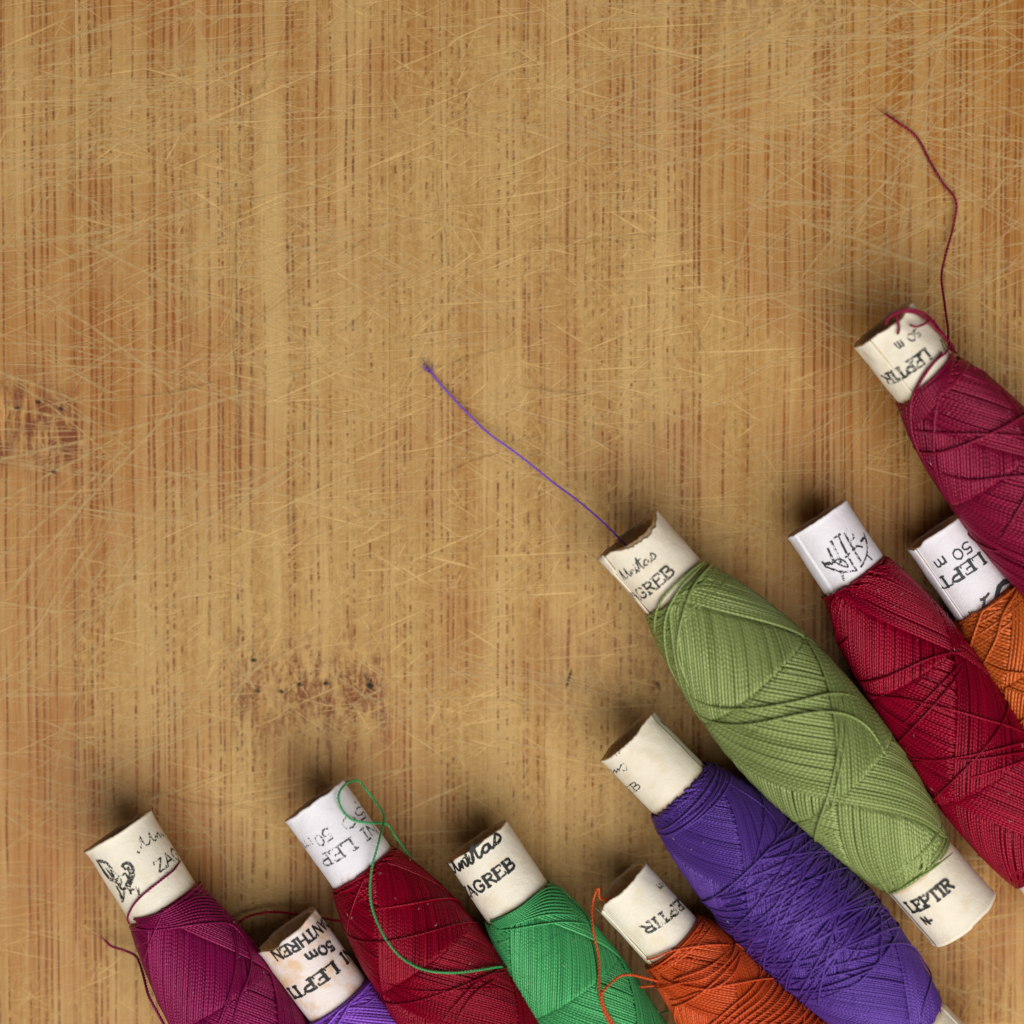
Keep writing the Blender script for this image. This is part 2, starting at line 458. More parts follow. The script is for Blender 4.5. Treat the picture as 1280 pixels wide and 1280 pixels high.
# knife scratches: thin ribbons of raised, pale wood lying on the strips
def ribbon(V, Q, UV, P, w, z, idv):
    P = np.asarray(P, float)
    T = np.gradient(P, axis=0); T /= np.maximum(np.linalg.norm(T, axis=1, keepdims=True), 1e-9)
    N = np.stack([-T[:, 1], T[:, 0]], 1)
    k = len(P)
    ww = w * np.clip(np.minimum(np.arange(k), np.arange(k)[::-1]) / (k * .25), .15, 1)[:, None] * .5
    a = np.hstack([P + N * ww, np.full((k, 1), z)]); b = np.hstack([P - N * ww, np.full((k, 1), z)])
    base = sum(len(x) for x in V)
    V.append(np.vstack([b, a]))
    i = np.arange(k - 1)
    Q.append(np.stack([base + i, base + i + 1, base + k + i + 1, base + k + i], 1))
    s = np.concatenate([[0], np.cumsum(np.linalg.norm(np.diff(P, axis=0), axis=1))])
    e = .01
    UV.append(np.stack([np.stack([s[:-1], idv + e + 0 * i], 1), np.stack([s[1:], idv + e + 0 * i], 1),
                        np.stack([s[1:], idv + 1 - e + 0 * i], 1), np.stack([s[:-1], idv + 1 - e + 0 * i], 1)], 1))
def cut(V, Q, UV, u0, v0, u1, v1, w, R, idx, wob=1.0, z0=.35):
    a, b = place(u0, v0)[:2], place(u1, v1)[:2]
    L = np.linalg.norm(b - a)
    k = max(6, int(L / 10))
    t = np.linspace(0, 1, k)
    d = (b - a) / L; n = np.array([-d[1], d[0]])
    off = R.uniform(-.04, .04) * L * 4 * t * (1 - t) + vnoise(t * L / 25 + R.uniform(0, 60), R.randrange(9999)) * wob
    ribbon(V, Q, UV, a + d * (t * L)[:, None] + n * off[:, None], w, z0 + (idx % 40) * .012, idx)
R = random.Random(21)
V, Q, UV = [], [], []
n = 0
groups = [  # centre region, count, mean angle, spread, length range, width range
    ((0, 20, 380, 320), 46, 11, 9, (120, 420), (1.0, 2.4)),
    ((0, 180, 330, 560), 34, -27, 14, (100, 380), (1.0, 2.2)),
    ((0, 240, 420, 620), 26, 14, 16, (120, 420), (1.0, 2.2)),
    ((860, -20, 1280, 180), 44, 8, 10, (90, 360), (1.0, 2.4)),
    ((880, 0, 1280, 300), 32, 38, 14, (90, 330), (1.0, 2.2)),
    ((860, 150, 1280, 420), 44, -12, 12, (90, 330), (1.0, 2.2)),
    ((900, 240, 1280, 560), 26, 32, 18, (80, 260), (1.0, 2.0)),
    ((280, 0, 960, 520), 70, 0, 40, (60, 300), (.8, 1.9)),
    ((240, 380, 900, 900), 60, 4, 40, (60, 280), (.8, 1.9)),
    ((0, 600, 420, 1100), 46, 18, 30, (80, 340), (.9, 2.0)),
    ((0, 560, 400, 900), 30, 33, 8, (100, 300), (.9, 2.0)),
    ((200, 850, 760, 1100), 26, -6, 26, (60, 240), (.8, 1.8)),
    ((860, 560, 1280, 1280), 22, -20, 30, (60, 200), (.8, 1.8)),
    ((-500, -500, 1800, 0), 90, 5, 35, (90, 380), (.9, 2.2)),
    ((-500, 0, 0, 1500), 70, 10, 35, (90, 380), (.9, 2.2)),
    ((1280, 0, 1800, 1500), 60, 10, 35, (90, 380), (.9, 2.2)),
]
for (x0, y0, x1, y1), cnt, am, sp, (l0, l1), (w0, w1) in groups:
    for _ in range(int(cnt * (.8 if am > 5 or am < -8 else .45))):
        cx, cy = R.uniform(x0, x1), R.uniform(y0, y1)
        a = math.radians(R.gauss(am, sp)); l = R.uniform(l0, l1) * .7 * (.6 + R.random() ** 2)
        dx, dy = math.cos(a) * l, -math.sin(a) * l
        cut(V, Q, UV, cx - dx, cy - dy, cx + dx, cy + dy, R.uniform(w0, w1) * R.choice((1.2, 1.6, 2.0, 3.0)), R, n); n += 1
for seg in [(0, 170, 340, 60), (0, 185, 230, 110), (0, 205, 320, 140), (0, 122, 300, 95), (0, 160, 480, 140), (0, 95, 290, 130), (30, 470, 200, 590), (0, 165, 120, 145),
            (0, 590, 250, 545), (60, 500, 270, 480), (0, 330, 110, 345), (60, 205, 150, 290), (0, 255, 60, 300), (100, 395, 260, 360),
            (1000, 130, 1280, 8), (850, 55, 1280, 15), (1060, 160, 1280, 105), (880, 160, 1090, 210), (900, 240, 1270, 300), (640, 235, 1090, 295),
            (60, 800, 240, 690), (0, 860, 120, 760), (110, 900, 330, 880), (0, 910, 270, 955), (200, 970, 380, 1020), (880, 500, 1080, 400),
            (640, 495, 900, 480), (300, 470, 560, 450), (260, 535, 470, 590), (330, 620, 620, 560), (940, 330, 1060, 220), (1050, 240, 1180, 60)]:
    for k in range(2):
        cut(V, Q, UV, *[c + R.uniform(-3, 3) for c in seg], R.uniform(1.5, 2.8), R, n, 1.5); n += 1
link('scratch_marks', mesh_arrays('scratch_marks', np.concatenate(V), np.concatenate(Q), np.concatenate(UV)),
     mat_scratch('raised_pale_wood', rgb(222, 190, 130), .52), board, 'stuff')
V, Q, UV = [], [], []
n = 0
for _ in range(64):                                          # strokes of one knife session lie side by side
    cx, cy = R.uniform(-60, 1340), R.uniform(-60, 1150)
    am = R.gauss(6, 28) if R.random() < .8 else R.uniform(-80, 80)
    for _k in range(R.randint(5, 13)):
        a = math.radians(am + R.gauss(0, 3.5)); l = R.uniform(60, 260)
        ox, oy = cx + R.gauss(0, 60), cy + R.gauss(0, 26)
        cut(V, Q, UV, ox - math.cos(a) * l, oy + math.sin(a) * l, ox + math.cos(a) * l, oy - math.sin(a) * l, R.choice((1.2, 1.6, 2.2, 3.2)), R, n, 1.2, .2); n += 1
link('fine_scratch_marks', mesh_arrays('fine_scratch_marks', np.concatenate(V), np.concatenate(Q), np.concatenate(UV)),
     mat_scratch('rubbed_pale_wood', rgb(220, 188, 132), .47), board, 'stuff')
V, Q, UV = [], [], []
n = 0
for x_, y_ in [(22, 510), (48, 503), (76, 512), (68, 590), (322, 864), (351, 865), (375, 857), (408, 854), (464, 857), (318, 826)]:
    cut(V, Q, UV, x_ - 4, y_ + R.uniform(-2, 2), x_ + 4, y_, 7, R, n, .4, 1.5); n += 1
link('knot_pits', mesh_arrays('knot_pits', np.concatenate(V), np.concatenate(Q), np.concatenate(UV)),
     mat_scratch('dark_pit', rgb(38, 28, 24), .95), board, 'stuff')
V, Q, UV = [], [], []
n = 0
for seg in [(200, 485, 300, 410), (300, 410, 420, 320), (420, 320, 470, 290), (313, 130, 345, 75), (345, 75, 375, 8), (296, 215, 300, 560), (236, 230, 236, 470),
            (310, 100, 308, 200), (150, 500, 290, 470), (550, 200, 556, 330), (735, 230, 740, 420), (205, 480, 215, 500), (500, 470, 640, 430), (540, 600, 640, 560),
            (640, 480, 770, 500), (640, 300, 860, 290), (480, 425, 640, 412), (900, 900, 960, 880), (160, 985, 330, 1012)]:
    for k in range(2):
        cut(V, Q, UV, *[c + R.uniform(-2, 2) for c in seg], R.uniform(1.4, 2.4), R, n, 2.6, .9); n += 1
for _ in range(90):
    cx, cy = R.uniform(200, 950), R.uniform(0, 900)
    a = math.radians(R.gauss(0, 45)); l = R.uniform(8, 34)
    cut(V, Q, UV, cx - math.cos(a) * l, cy - math.sin(a) * l, cx + math.cos(a) * l, cy + math.sin(a) * l, R.uniform(1.0, 1.9), R, n, 2.0, .9); n += 1
link('knife_cuts', mesh_arrays('knife_cuts', np.concatenate(V), np.concatenate(Q), np.concatenate(UV)),
     mat_scratch('soiled_cut', rgb(120, 90, 46), .3), board, 'stuff')

# ------------------------------------------------------------------ writing: stroke letters (x, y in 0..1 of letter height; T thick, t thin)
G = {
 'L': (.62, [('T', [(.12, 1), (.12, 0)]), ('t', [(0, 1), (.26, 1)]), ('t', [(0, .03), (.58, .03), (.58, .22)])]),
 'E': (.66, [('T', [(.12, 1), (.12, 0)]), ('t', [(0, .98), (.56, .98), (.56, .8)]), ('t', [(.12, .52), (.42, .52), (.42, .64)]), ('t', [(0, .03), (.6, .03), (.6, .24)])]),
 'P': (.66, [('T', [(.12, 1), (.12, 0)]), ('m', [(.05, .97), (.42, .97), (.58, .86), (.58, .64), (.42, .5), (.14, .48)]), ('t', [(0, .02), (.26, .02)])]),
 'T': (.68, [('T', [(.33, 1), (.33, 0)]), ('t', [(0, .8), (.03, .98), (.63, .98), (.66, .8)]), ('t', [(.2, .02), (.46, .02)])]),
 'I': (.34, [('T', [(.15, 1), (.15, 0)]), ('t', [(.02, .98), (.28, .98)]), ('t', [(.02, .02), (.28, .02)])]),
 'R': (.70, [('T', [(.12, 1), (.12, 0)]), ('m', [(.05, .97), (.42, .97), (.56, .86), (.56, .66), (.42, .54), (.14, .52)]), ('m', [(.34, .52), (.62, .02)]), ('t', [(0, .02), (.26, .02)])]),
 'N': (.78, [('t', [(.1, 1), (.1, 0)]), ('T', [(.08, 1), (.62, 0)]), ('t', [(.64, 1), (.64, 0)])]),
 'V': (.74, [('T', [(.04, 1), (.34, 0)]), ('t', [(.34, 0), (.64, 1)])]),
 'Z': (.70, [('t', [(.04, .8), (.06, .97), (.6, .97)]), ('T', [(.6, .97), (.06, .04)]), ('t', [(.06, .04), (.62, .04), (.62, .2)])]),
 'A': (.76, [('t', [(.02, 0), (.34, 1)]), ('T', [(.34, 1), (.64, 0)]), ('t', [(.14, .34), (.5, .34)])]),
 'G': (.78, [('m', [(.62, .78), (.5, .95), (.3, 1), (.1, .82), (.04, .5), (.1, .18), (.3, 0), (.52, .06), (.62, .2), (.62, .44), (.42, .44)])]),
 'B': (.68, [('T', [(.12, 1), (.12, 0)]), ('m', [(.04, .97), (.4, .97), (.54, .86), (.52, .64), (.38, .53), (.14, .53)]), ('m', [(.38, .53), (.6, .42), (.6, .14), (.44, .03), (.04, .03)])]),
 'H': (.76, [('T', [(.12, 1), (.12, 0)]), ('T', [(.6, 1), (.6, 0)]), ('t', [(.12, .5), (.6, .5)])]),
 'D': (.74, [('T', [(.12, 1), (.12, 0)]), ('m', [(.04, .97), (.36, .97), (.6, .78), (.64, .5), (.6, .2), (.36, .03), (.04, .03)])]),
 'O': (.78, [('m', [(.34, 1), (.12, .86), (.04, .5), (.12, .14), (.34, 0), (.56, .14), (.64, .5), (.56, .86), (.34, 1)])]),
 '0': (.70, [('m', [(.3, 1), (.1, .82), (.05, .5), (.1, .18), (.3, 0), (.5, .18), (.56, .5), (.5, .82), (.3, 1)])]),
 '5': (.64, [('m', [(.5, 1), (.14, 1), (.08, .56), (.3, .64), (.5, .5), (.52, .24), (.36, .03), (.16, .02), (.04, .14)])]),
 'm': (.84, [('m', [(.06, .66), (.06, 0)]), ('m', [(.06, .5), (.2, .64), (.34, .56), (.36, 0)]), ('m', [(.36, .5), (.5, .64), (.64, .56), (.66, 0)])]),
 'r': (.5, [('m', [(.08, .66), (.08, 0)]), ('m', [(.08, .45), (.2, .62), (.36, .62)])]),
 '.': (.3, [('T', [(.08, .06), (.14, .02)])]),
 '-': (.5, [('T', [(.06, .4), (.36, .4)])]),
 '"': (.4, [('m', [(.08, 1), (.06, .74)]), ('m', [(.26, 1), (.24, .74)])]),
 ' ': (.45, []),
}
SCRIPT = [  # the looped handwritten name, one continuous hand
 [(0.0, .1), (.06, .5), (.13, 1.0), (.12, .6), (.13, .2), (.2, .05), (.3, .3), (.4, .95), (.38, .5), (.4, .1), (.46, .08), (.5, .3)],
 [(.5, .3), (.54, .5), (.55, .06), (.6, .42), (.66, .5), (.66, .1), (.7, .04), (.75, .3)],
 [(.75, .3), (.78, .5), (.78, .08), (.84, .04), (.9, .3)],
 [(.86, .2), (.98, .9), (1.02, 1.1), (.99, .5), (.98, .1), (1.04, .04), (1.1, .25)],
 [(.9, .72), (1.14, .8)],
 [(1.28, .42), (1.2, .48), (1.12, .3), (1.14, .08), (1.24, .1), (1.3, .44), (1.29, .08), (1.36, .04), (1.42, .26)],
 [(1.42, .26), (1.52, .62), (1.56, .5), (1.6, .22), (1.5, .06), (1.42, .08)],
 [(.79, .68), (.8, .72)],
]

# ------------------------------------------------------------------ spool
class Spool:
    def __init__(s, key, tip, dirv, lab, L, rl, Rb, tilt, expo=2.2, raise_=0.0, far=88):
        s.key = key
        d = np.array(dirv, float); d /= np.linalg.norm(d)
        s.tip_px, s.d_px = np.array(tip, float), d
        half = lab + L / 2
        bpx = s.tip_px + d * half
        zb = Rb * .98 + 1.5 + raise_
        zt = zb + math.tan(math.radians(tilt)) * half
        A = place(tip[0], tip[1], zt); B = place(bpx[0], bpx[1], zb)
        ax = B - A; length = np.linalg.norm(ax); ax /= length
        k = length / half
        s.k = k
        s.lab, s.L, s.rl, s.Rb, s.far = lab * k, L * k, rl * .975, Rb * .98, far * k
        s.expo = expo
        s.X = ax
        y = np.cross([0, 0, 1.0], ax); y /= np.linalg.norm(y)
        s.Y = y; s.Z = np.cross(ax, y)
        s.base = B - s.Z * s.Rb                      # where the belly touches down
        s.x0 = -(s.lab + s.L / 2)                    # local x of the rim
        s.e = bpy.data.objects.new('thread_spool', None)
        COL.objects.link(s.e)
        M = Matrix(((s.X[0], s.Y[0], s.Z[0], s.base[0] * S), (s.X[1], s.Y[1], s.Z[1], s.base[1] * S),
                    (s.X[2], s.Y[2], s.Z[2], s.base[2] * S), (0, 0, 0, 1)))
        s.e.matrix_world = M
        v = CAM - B
        s.view = math.atan2(v @ s.Y, v @ s.Z)        # which way the camera side faces
        s.seed = sum(map(ord, key)) * 13
        s.rf = s.rl
        s.lrad = None
    def prof(s, x):
        """outer radius of the winding; x measured from where the thread starts"""
        t = np.clip(np.asarray(x, float) / s.L, 0, 1)
        return s.rl + 2.0 + (s.Rb - s.rl - 2.0) * (1 - np.abs(2 * t - 1) ** s.expo)
    def loc(s, x, ang, r):
        """local point: x from thread start, ang from +Z towards +Y"""
        x, ang, r = np.broadcast_arrays(np.asarray(x, float), ang, r)
        return np.stack([x - s.L / 2, r * np.sin(ang), r * np.cos(ang) + s.Rb], -1)
    def to_local(s, p):
        q = np.asarray(p) - s.base
        return np.array([q @ s.X, q @ s.Y, q @ s.Z])
    def to_world(s, p):
        p = np.asarray(p)
        return s.base + p[..., 0:1] * s.X + p[..., 1:2] * s.Y + p[..., 2:3] * s.Z
    def hit(s, u, v, off=0.0, label=False):
        """where the line of sight meets this spool: (x from thread start, angle, radius)"""
        o = s.to_local(CAM); d = ray(u, v); d = np.array([d @ s.X, d @ s.Y, d @ s.Z]); d /= np.linalg.norm(d)
        c = np.array([0, 0, s.Rb])
        t0 = (c - o) @ d
        ts = np.linspace(t0 - 130, t0 + 40, 500)
        P = o + ts[:, None] * d
        x = P[:, 0] + s.L / 2
        rr = np.hypot(P[:, 1], P[:, 2] - s.Rb)
        R_ = np.where((x < 0) | (x > s.L) | label, s.rl + 1, s.prof(x)) + off
        g = rr - R_
        ins = np.nonzero(g < 0)[0]
        i = ins[0] if len(ins) else int(np.argmin(g))
        return x[i], math.atan2(P[i, 1], P[i, 2] - s.Rb), float(R_[i] if len(ins) else R_[i])

CARD = mat_card()

def build_tube(s, paper, seam=2.2, step=1.2, tear=0.0, crumple=0.0, tears=(), far_tear=0.0, flare=1.2):
    """paper label rolled at both ends round the cardboard tube"""
    e = s.e
    sd = s.seed
    def rad(xs, ang):                                        # xs: distance from rim
        a = (np.asarray(ang, float) - seam) % (2 * PI)
        r = s.rl + 1 - step * .5 + step * (a / (2 * PI))
        fade = np.clip(1 - np.asarray(xs, float) / (s.lab * .8), 0, 1)
        r = r + crumple * fade * (vnoise(a * 1.9 + xs * .02, sd, 12) * .6 + vnoise(a * 4.3 - xs * .05, sd + 1, 27) * .4)
        r = r + .35 * vnoise(a * 2.5 + xs * .06, sd + 2) + flare * np.exp(-np.asarray(xs, float) / 3.5)
        return r
    s.lrad = rad
    def rimoff(ang):
        a = np.asarray(ang, float) % (2 * PI)
        o = .8 * vnoise(a * 3, sd + 4) + .5 * vnoise(a * 11, sd + 5) + tear * (np.maximum(0, vnoise(a * 2.2, sd + 6)) + .25 * vnoise(a * 16, sd + 7))
        for ca, w, dep in tears:
            dd = (a - ca + PI) % (2 * PI) - PI
            o = o + dep * np.clip(1.3 - np.abs(dd) / w, 0, 1) * (1 + .18 * vnoise(a * 19, sd + 9)) 
        return o
    s.rimoff = rimoff
    def shell(x_from, x_to, rf, thick, na, nx, off, rf_flip, name, mat, uflip=False, seamed=True):
        ang = seam + np.linspace(0, 2 * PI, na + 1) * (1 if True else 1)
        ang = ang[:-1] if not seamed else ang - 0.0
        t = np.linspace(0, 1, nx) ** 1.4
        verts, uvd = [], []
        cols = len(ang)
        for layer in (0, 1):
            for j, tt in enumerate(t):
                o = off(ang)
                xx = x_from + np.sign(x_to - x_from) * o * (1 - tt) + (x_to - x_from) * tt
                dist = np.abs(xx - x_from)
                aa = ang.copy()
                if seamed: aa[-1] -= 1e-6; aa[0] += 1e-6
                r = rf(dist, aa) - layer * thick
                verts.append(s.loc(xx, ang, r))
                uvd.append(np.stack([np.full(cols, tt), ang], 1))
        Vv = np.vstack(verts); UVd = np.vstack(uvd)
        quads = []
        nxn = len(t)
        last = cols - 1 if seamed else cols
        for layer in (0, 1):
            for j in range(nxn - 1):
                for i in range(last):
                    i2 = (i + 1) % cols
                    b = layer * nxn * cols
                    q = (b + j * cols + i, b + (j + 1) * cols + i, b + (j + 1) * cols + i2, b + j * cols + i2)
                    quads.append(q if (layer == 0) != rf_flip else q[::-1])
        for i in range(last):                                  # rim
            i2 = (i + 1) % cols
            q = (i, i2, nxn * cols + i2, nxn * cols + i)
            quads.append(q if not rf_flip else q[::-1])
        if seamed:                                             # cut edge of the roll
            for j in range(nxn - 1):
                for i in (0, cols - 1):
                    quads.append((j * cols + i, (j + 1) * cols + i, nxn * cols + (j + 1) * cols + i, nxn * cols + j * cols + i))
        quads = np.array(quads)
        me = mesh_arrays(name, Vv, quads, UVd[quads])
        o = link(name, me, mat, e)
        return o
    rim_x = -s.lab
    zero = lambda a: np.zeros_like(a)
    s.label = shell(rim_x, 4.0, rad, 1.6, 96, 16, rimoff, False, 'paper_label', paper)
    r2 = lambda d, a: s.rf + .2 + .2 * vnoise(a * 2.5, sd + 22) + .9 * np.exp(-np.asarray(d) / 3.0)
    o2 = lambda a: 1.0 * vnoise(a * 3, sd + 24) + far_tear * np.maximum(0, vnoise(a * 2.2, sd + 26))
    s.label2 = shell(s.L + s.far, s.L - 4.0, r2, 1.6, 96, 10, o2, True, 'paper_label', paper)
    rc = lambda d, a: (rad(np.full_like(a, 0.0) + d, a) - 2.2 - flare * np.exp(-d / 3.5))
    # cardboard tube, a little shorter than its paper
    def card(x0, x1):
        na = 72
        ang = np.linspace(0, 2 * PI, na, endpoint=False)
        xs = [x0, x0 + 12, x0 + 40, x1 - 40, x1 - 8, x1]
        rings = []
        for lay in (0, 4.0):
            for x in xs:
                d = np.abs(x - rim_x) + 0 * ang
                off = np.clip(rimoff(ang), 0, 99) * .55 if (x - x0) < 30 else 0
                r = np.minimum(rad(d, ang), rad(d * 0 + 90, ang) + crumple) - 2.4 - lay - flare * np.exp(-d / 3.5)
                if x > s.L * .6: r = s.rf - 2.2 - lay + 0 * ang
                rings.append(s.loc(x + off, ang, r))
        Vv = np.vstack(rings); n_ = len(xs); q = []
        for lay in (0, 1):
            for j in range(n_ - 1):
                for i in range(na):
                    i2 = (i + 1) % na; b = lay * n_ * na
                    f = (b + j * na + i, b + (j + 1) * na + i, b + (j + 1) * na + i2, b + j * na + i2)
                    q.append(f if lay == 0 else f[::-1])
        for j in (0, n_ - 1):
            for i in range(na):
                i2 = (i + 1) % na
                f = (j * na + i, j * na + i2, n_ * na + j * na + i2, n_ * na + j * na + i)
                q.append(f if j == 0 else f[::-1])
        link('cardboard_tube', mesh_arrays('cardboard_tube', Vv, np.array(q)), CARD, e)
    card(rim_x + 1.6, s.L + s.far - 2.0)

def build_winding(s, mat, pitch, kk=3, pp=2, loose=14, seed_extra=0, rise=2.0, cyc=1.12, phase=0.0, hand=-1):
    """one thread led to and fro round the tube, each pass beside the last"""
    R_ = np.random.RandomState(s.seed + seed_extra)
    d = pitch * 1.06
    half = PI * kk / pp                                     # turn of one pass
    eps = pitch * 1.02 / (s.Rb * math.cos(math.atan(half / s.L * s.Rb))) / pp
    N = 2 * PI / (pp * eps)
    n_tot = int(N * cyc)
    m = 140 if pitch > 4 else 120
    tt = np.linspace(0, 1, m)
    a_ = .07
    w = np.clip(np.minimum(tt, 1 - tt) / a_, .0, 1) ** .9
    g = np.concatenate([[0], np.cumsum((w[1:] + w[:-1]) / 2)]); g /= g[-1]
    phi_t = tt * half
    T = Tubes()
    def other_time(theta):
        return ((theta - phase) % (2 * PI / pp)) / eps
    first = n_tot - int(N) if n_tot > N else 0
    for n in range(n_tot):
        jit = vnoise(np.array([n * .37]), s.seed + 3)[0] * .2 + R_.normal(0, .13)
        gap = 1.1 if R_.rand() < .025 else 0
        ph0 = phase + (n - (n_tot - N)) * eps + (n % pp) * 2 * PI / pp + (jit + gap) * eps * pp * .5
        for back in (0, 1):
            end_in = R_.uniform(0, 7, 2) + 2 * abs(R_.normal(0, 2))
            x = g * s.L
            x = x + end_in[0] * np.exp(-x / 16) - end_in[1] * np.exp(-(s.L - x) / 16)
            if back:
                phi = ph0 + 2 * half - phi_t
                th_o = phi - phi_t                             # forward family through this point
            else:
                phi = ph0 + phi_t
                th_o = phi - 2 * half + phi_t
            phi = phi + vnoise(tt * 6 + R_.uniform(0, 50), 5 + n % 50) * .08 * pitch / s.Rb
            t_o = other_time(th_o)
            t_s = n - (n_tot - N)
            hgt = np.where(t_s < 0, -1.0, np.tanh((t_s + .5 * back - t_o - .25) / 1.1) * .5)
            # wrap line: the very newest over the oldest
            rr = s.prof(x) + hgt * d * .92 + rise * (n / n_tot) - d * .5 + R_.normal(0, .13) * d * .5
            vis = hgt > -.42
            phi = hand * phi
            rs = .51 + .05 * ((n * 7 + back) % 5) / 5
            P = s.loc(x, phi, rr)
            nr = np.stack([np.zeros(m), np.sin(phi), np.cos(phi)], 1)
            # hidden stretches (a clear thread below the top layer) are left out in runs
            keep = vis | np.roll(vis, 2) | np.roll(vis, -2)
            idx = np.nonzero(keep)[0]
            if len(idx) == 0: continue
            for run in np.split(idx, np.nonzero(np.diff(idx) > 1)[0] + 1):
                if len(run) > 2:
                    T.add(P[run], d * rs, nr[run], m=6, u0=R_.uniform(0, 500), idv=float(n % 97))
    # loose wraps straying over the rest
    for _ in range(loose):
        xa = R_.uniform(.02, .85) * s.L; sp = R_.uniform(.3, 1.3) * (1 if R_.rand() < .5 else -1)
        span = R_.uniform(2.5, 5.5)
        q = np.linspace(0, 1, 90)
        phi = R_.uniform(0, 2 * PI) + q * span
        x = np.clip(xa + sp * q * span * s.Rb * .55, 3, s.L - 3)
        lift = d * (.55 + .5 * np.sin(q * PI))
        rr = s.prof(x) + lift + rise
        rr[0] -= 3; rr[-1] -= 3
        T.add(s.loc(x, phi, rr - d * .15), d * .4, np.stack([np.zeros(90), np.sin(phi), np.cos(phi)], 1), m=6, idv=float(_))
    # wraps bunched at both shoulders
    for side in (0, 1):
        for k_ in range(int(26 / pitch) + 3):
            q = np.linspace(0, 1, 110)
            phi = R_.uniform(0, 2 * PI) + q * R_.uniform(5, 9)
            x = R_.uniform(0, 24) + 6 * np.sin(q * 5 + R_.uniform(0, 6)) + 3
            x = x + 9 * (q - .5)
            x = np.clip(x, 1, 60)
            if side: x = s.L - x
            T.add(s.loc(x, phi, s.prof(x) + R_.uniform(-.2, .5) * d), d * .5, np.stack([np.zeros(110), np.sin(phi), np.cos(phi)], 1), m=6, idv=float(k_))
    s.T = T; s.mat = mat; s.d = d; s.rise = rise
    # packed thread beneath
    xs = np.linspace(0, s.L, 70); ang = np.linspace(0, 2 * PI, 96, endpoint=False)
    V_ = np.vstack([s.loc(x + 0 * ang, ang, s.prof(x) - d * 1.25 + 0 * ang) for x in xs])
    c = 96; q = []
    for j in range(69):
        for i in range(c):
            i2 = (i + 1) % c
            q.append((j * c + i, (j + 1) * c + i, (j + 1) * c + i2, j * c + i2))
    q = np.array(q)
    uvv = np.stack([np.repeat(xs, c), np.tile(ang, 70)], 1)
    link('inner_winding', mesh_arrays('inner_winding', V_, q, uvv[q]), mat, s.e)

def over(s, pts, lift=None, step=3.0):
    """a strand lying on the winding, given by the photo points it passes"""
    H = [s.hit(u, v, s.rise + s.d * .4) for u, v in pts]
    A = np.array([[h[0], h[1] * 60, 0] for h in H])
    C = spline(A, step)
    x, ph = C[:, 0], C[:, 1] / 60
    on = (x > 0) & (x < s.L)
    base = np.where(on, s.prof(x) + s.rise + s.d * .45, s.rl + 1.4 + s.d * .5)
    k = np.ones(9) / 9
    base = np.convolve(np.pad(base, 4, mode='edge'), k, 'valid')
    if lift is not None:
        base = base + np.interp(np.linspace(0, 1, len(base)), np.linspace(0, 1, len(lift)), lift)
    s.T.add(s.loc(x, ph, base - s.d * .1), s.d * .41, np.stack([np.zeros(len(x)), np.sin(ph), np.cos(ph)], 1), m=6)

def finish_winding(s, fuzz=260, lint=14, fuzz_mat=None):
    o = link('thread_winding', s.T.mesh('thread_winding'), s.mat, s.e, 'stuff')
    R_ = random.Random(s.seed + 77)
    F = Tubes()
    for _ in range(int(fuzz * 1.6)):
        x = R_.uniform(0, s.L); a = R_.uniform(0, 2 * PI); r = float(s.prof(x)) + s.rise
        l = R_.uniform(3, 13)
        pts = []
        da, dx, dr = R_.gauss(0, 1), R_.gauss(0, 1), R_.uniform(.1, .8)
        for t in np.linspace(0, 1, 5):
            pts.append(s.loc(x + dx * l * t + R_.gauss(0, .5), a + (da * l * t + R_.gauss(0, .5)) / r, r + dr * l * t * (1.3 - t))[()])
        F.add(pts, .25, m=3, taper=True)
    link('stray_fibres', F.mesh('stray_fibres'), s.mat, s.e, 'stuff')
    F = Tubes()
    for _ in range(lint):
        x = R_.uniform(.03, .97) * s.L; a = s.view + R_.uniform(-1.3, 1.3); r = float(s.prof(x)) + s.rise + s.d * .8
        l = R_.uniform(1.2, 4.2); c = R_.uniform(0, 6)
        pts = [s.loc(x + math.cos(c + t * 1.6) * l * t, a + math.sin(c + t * 1.6) * l * t / r, r + .3 * math.sin(t * 3))[()] for t in np.linspace(0, 1, 6)]
        F.add(pts, R_.uniform(.16, .3), m=3)
    link('lint', F.mesh('lint'), LINT, s.e, 'stuff')

LINT = mat_plain('pale_lint', (.75, .7, .66, 1), .8)

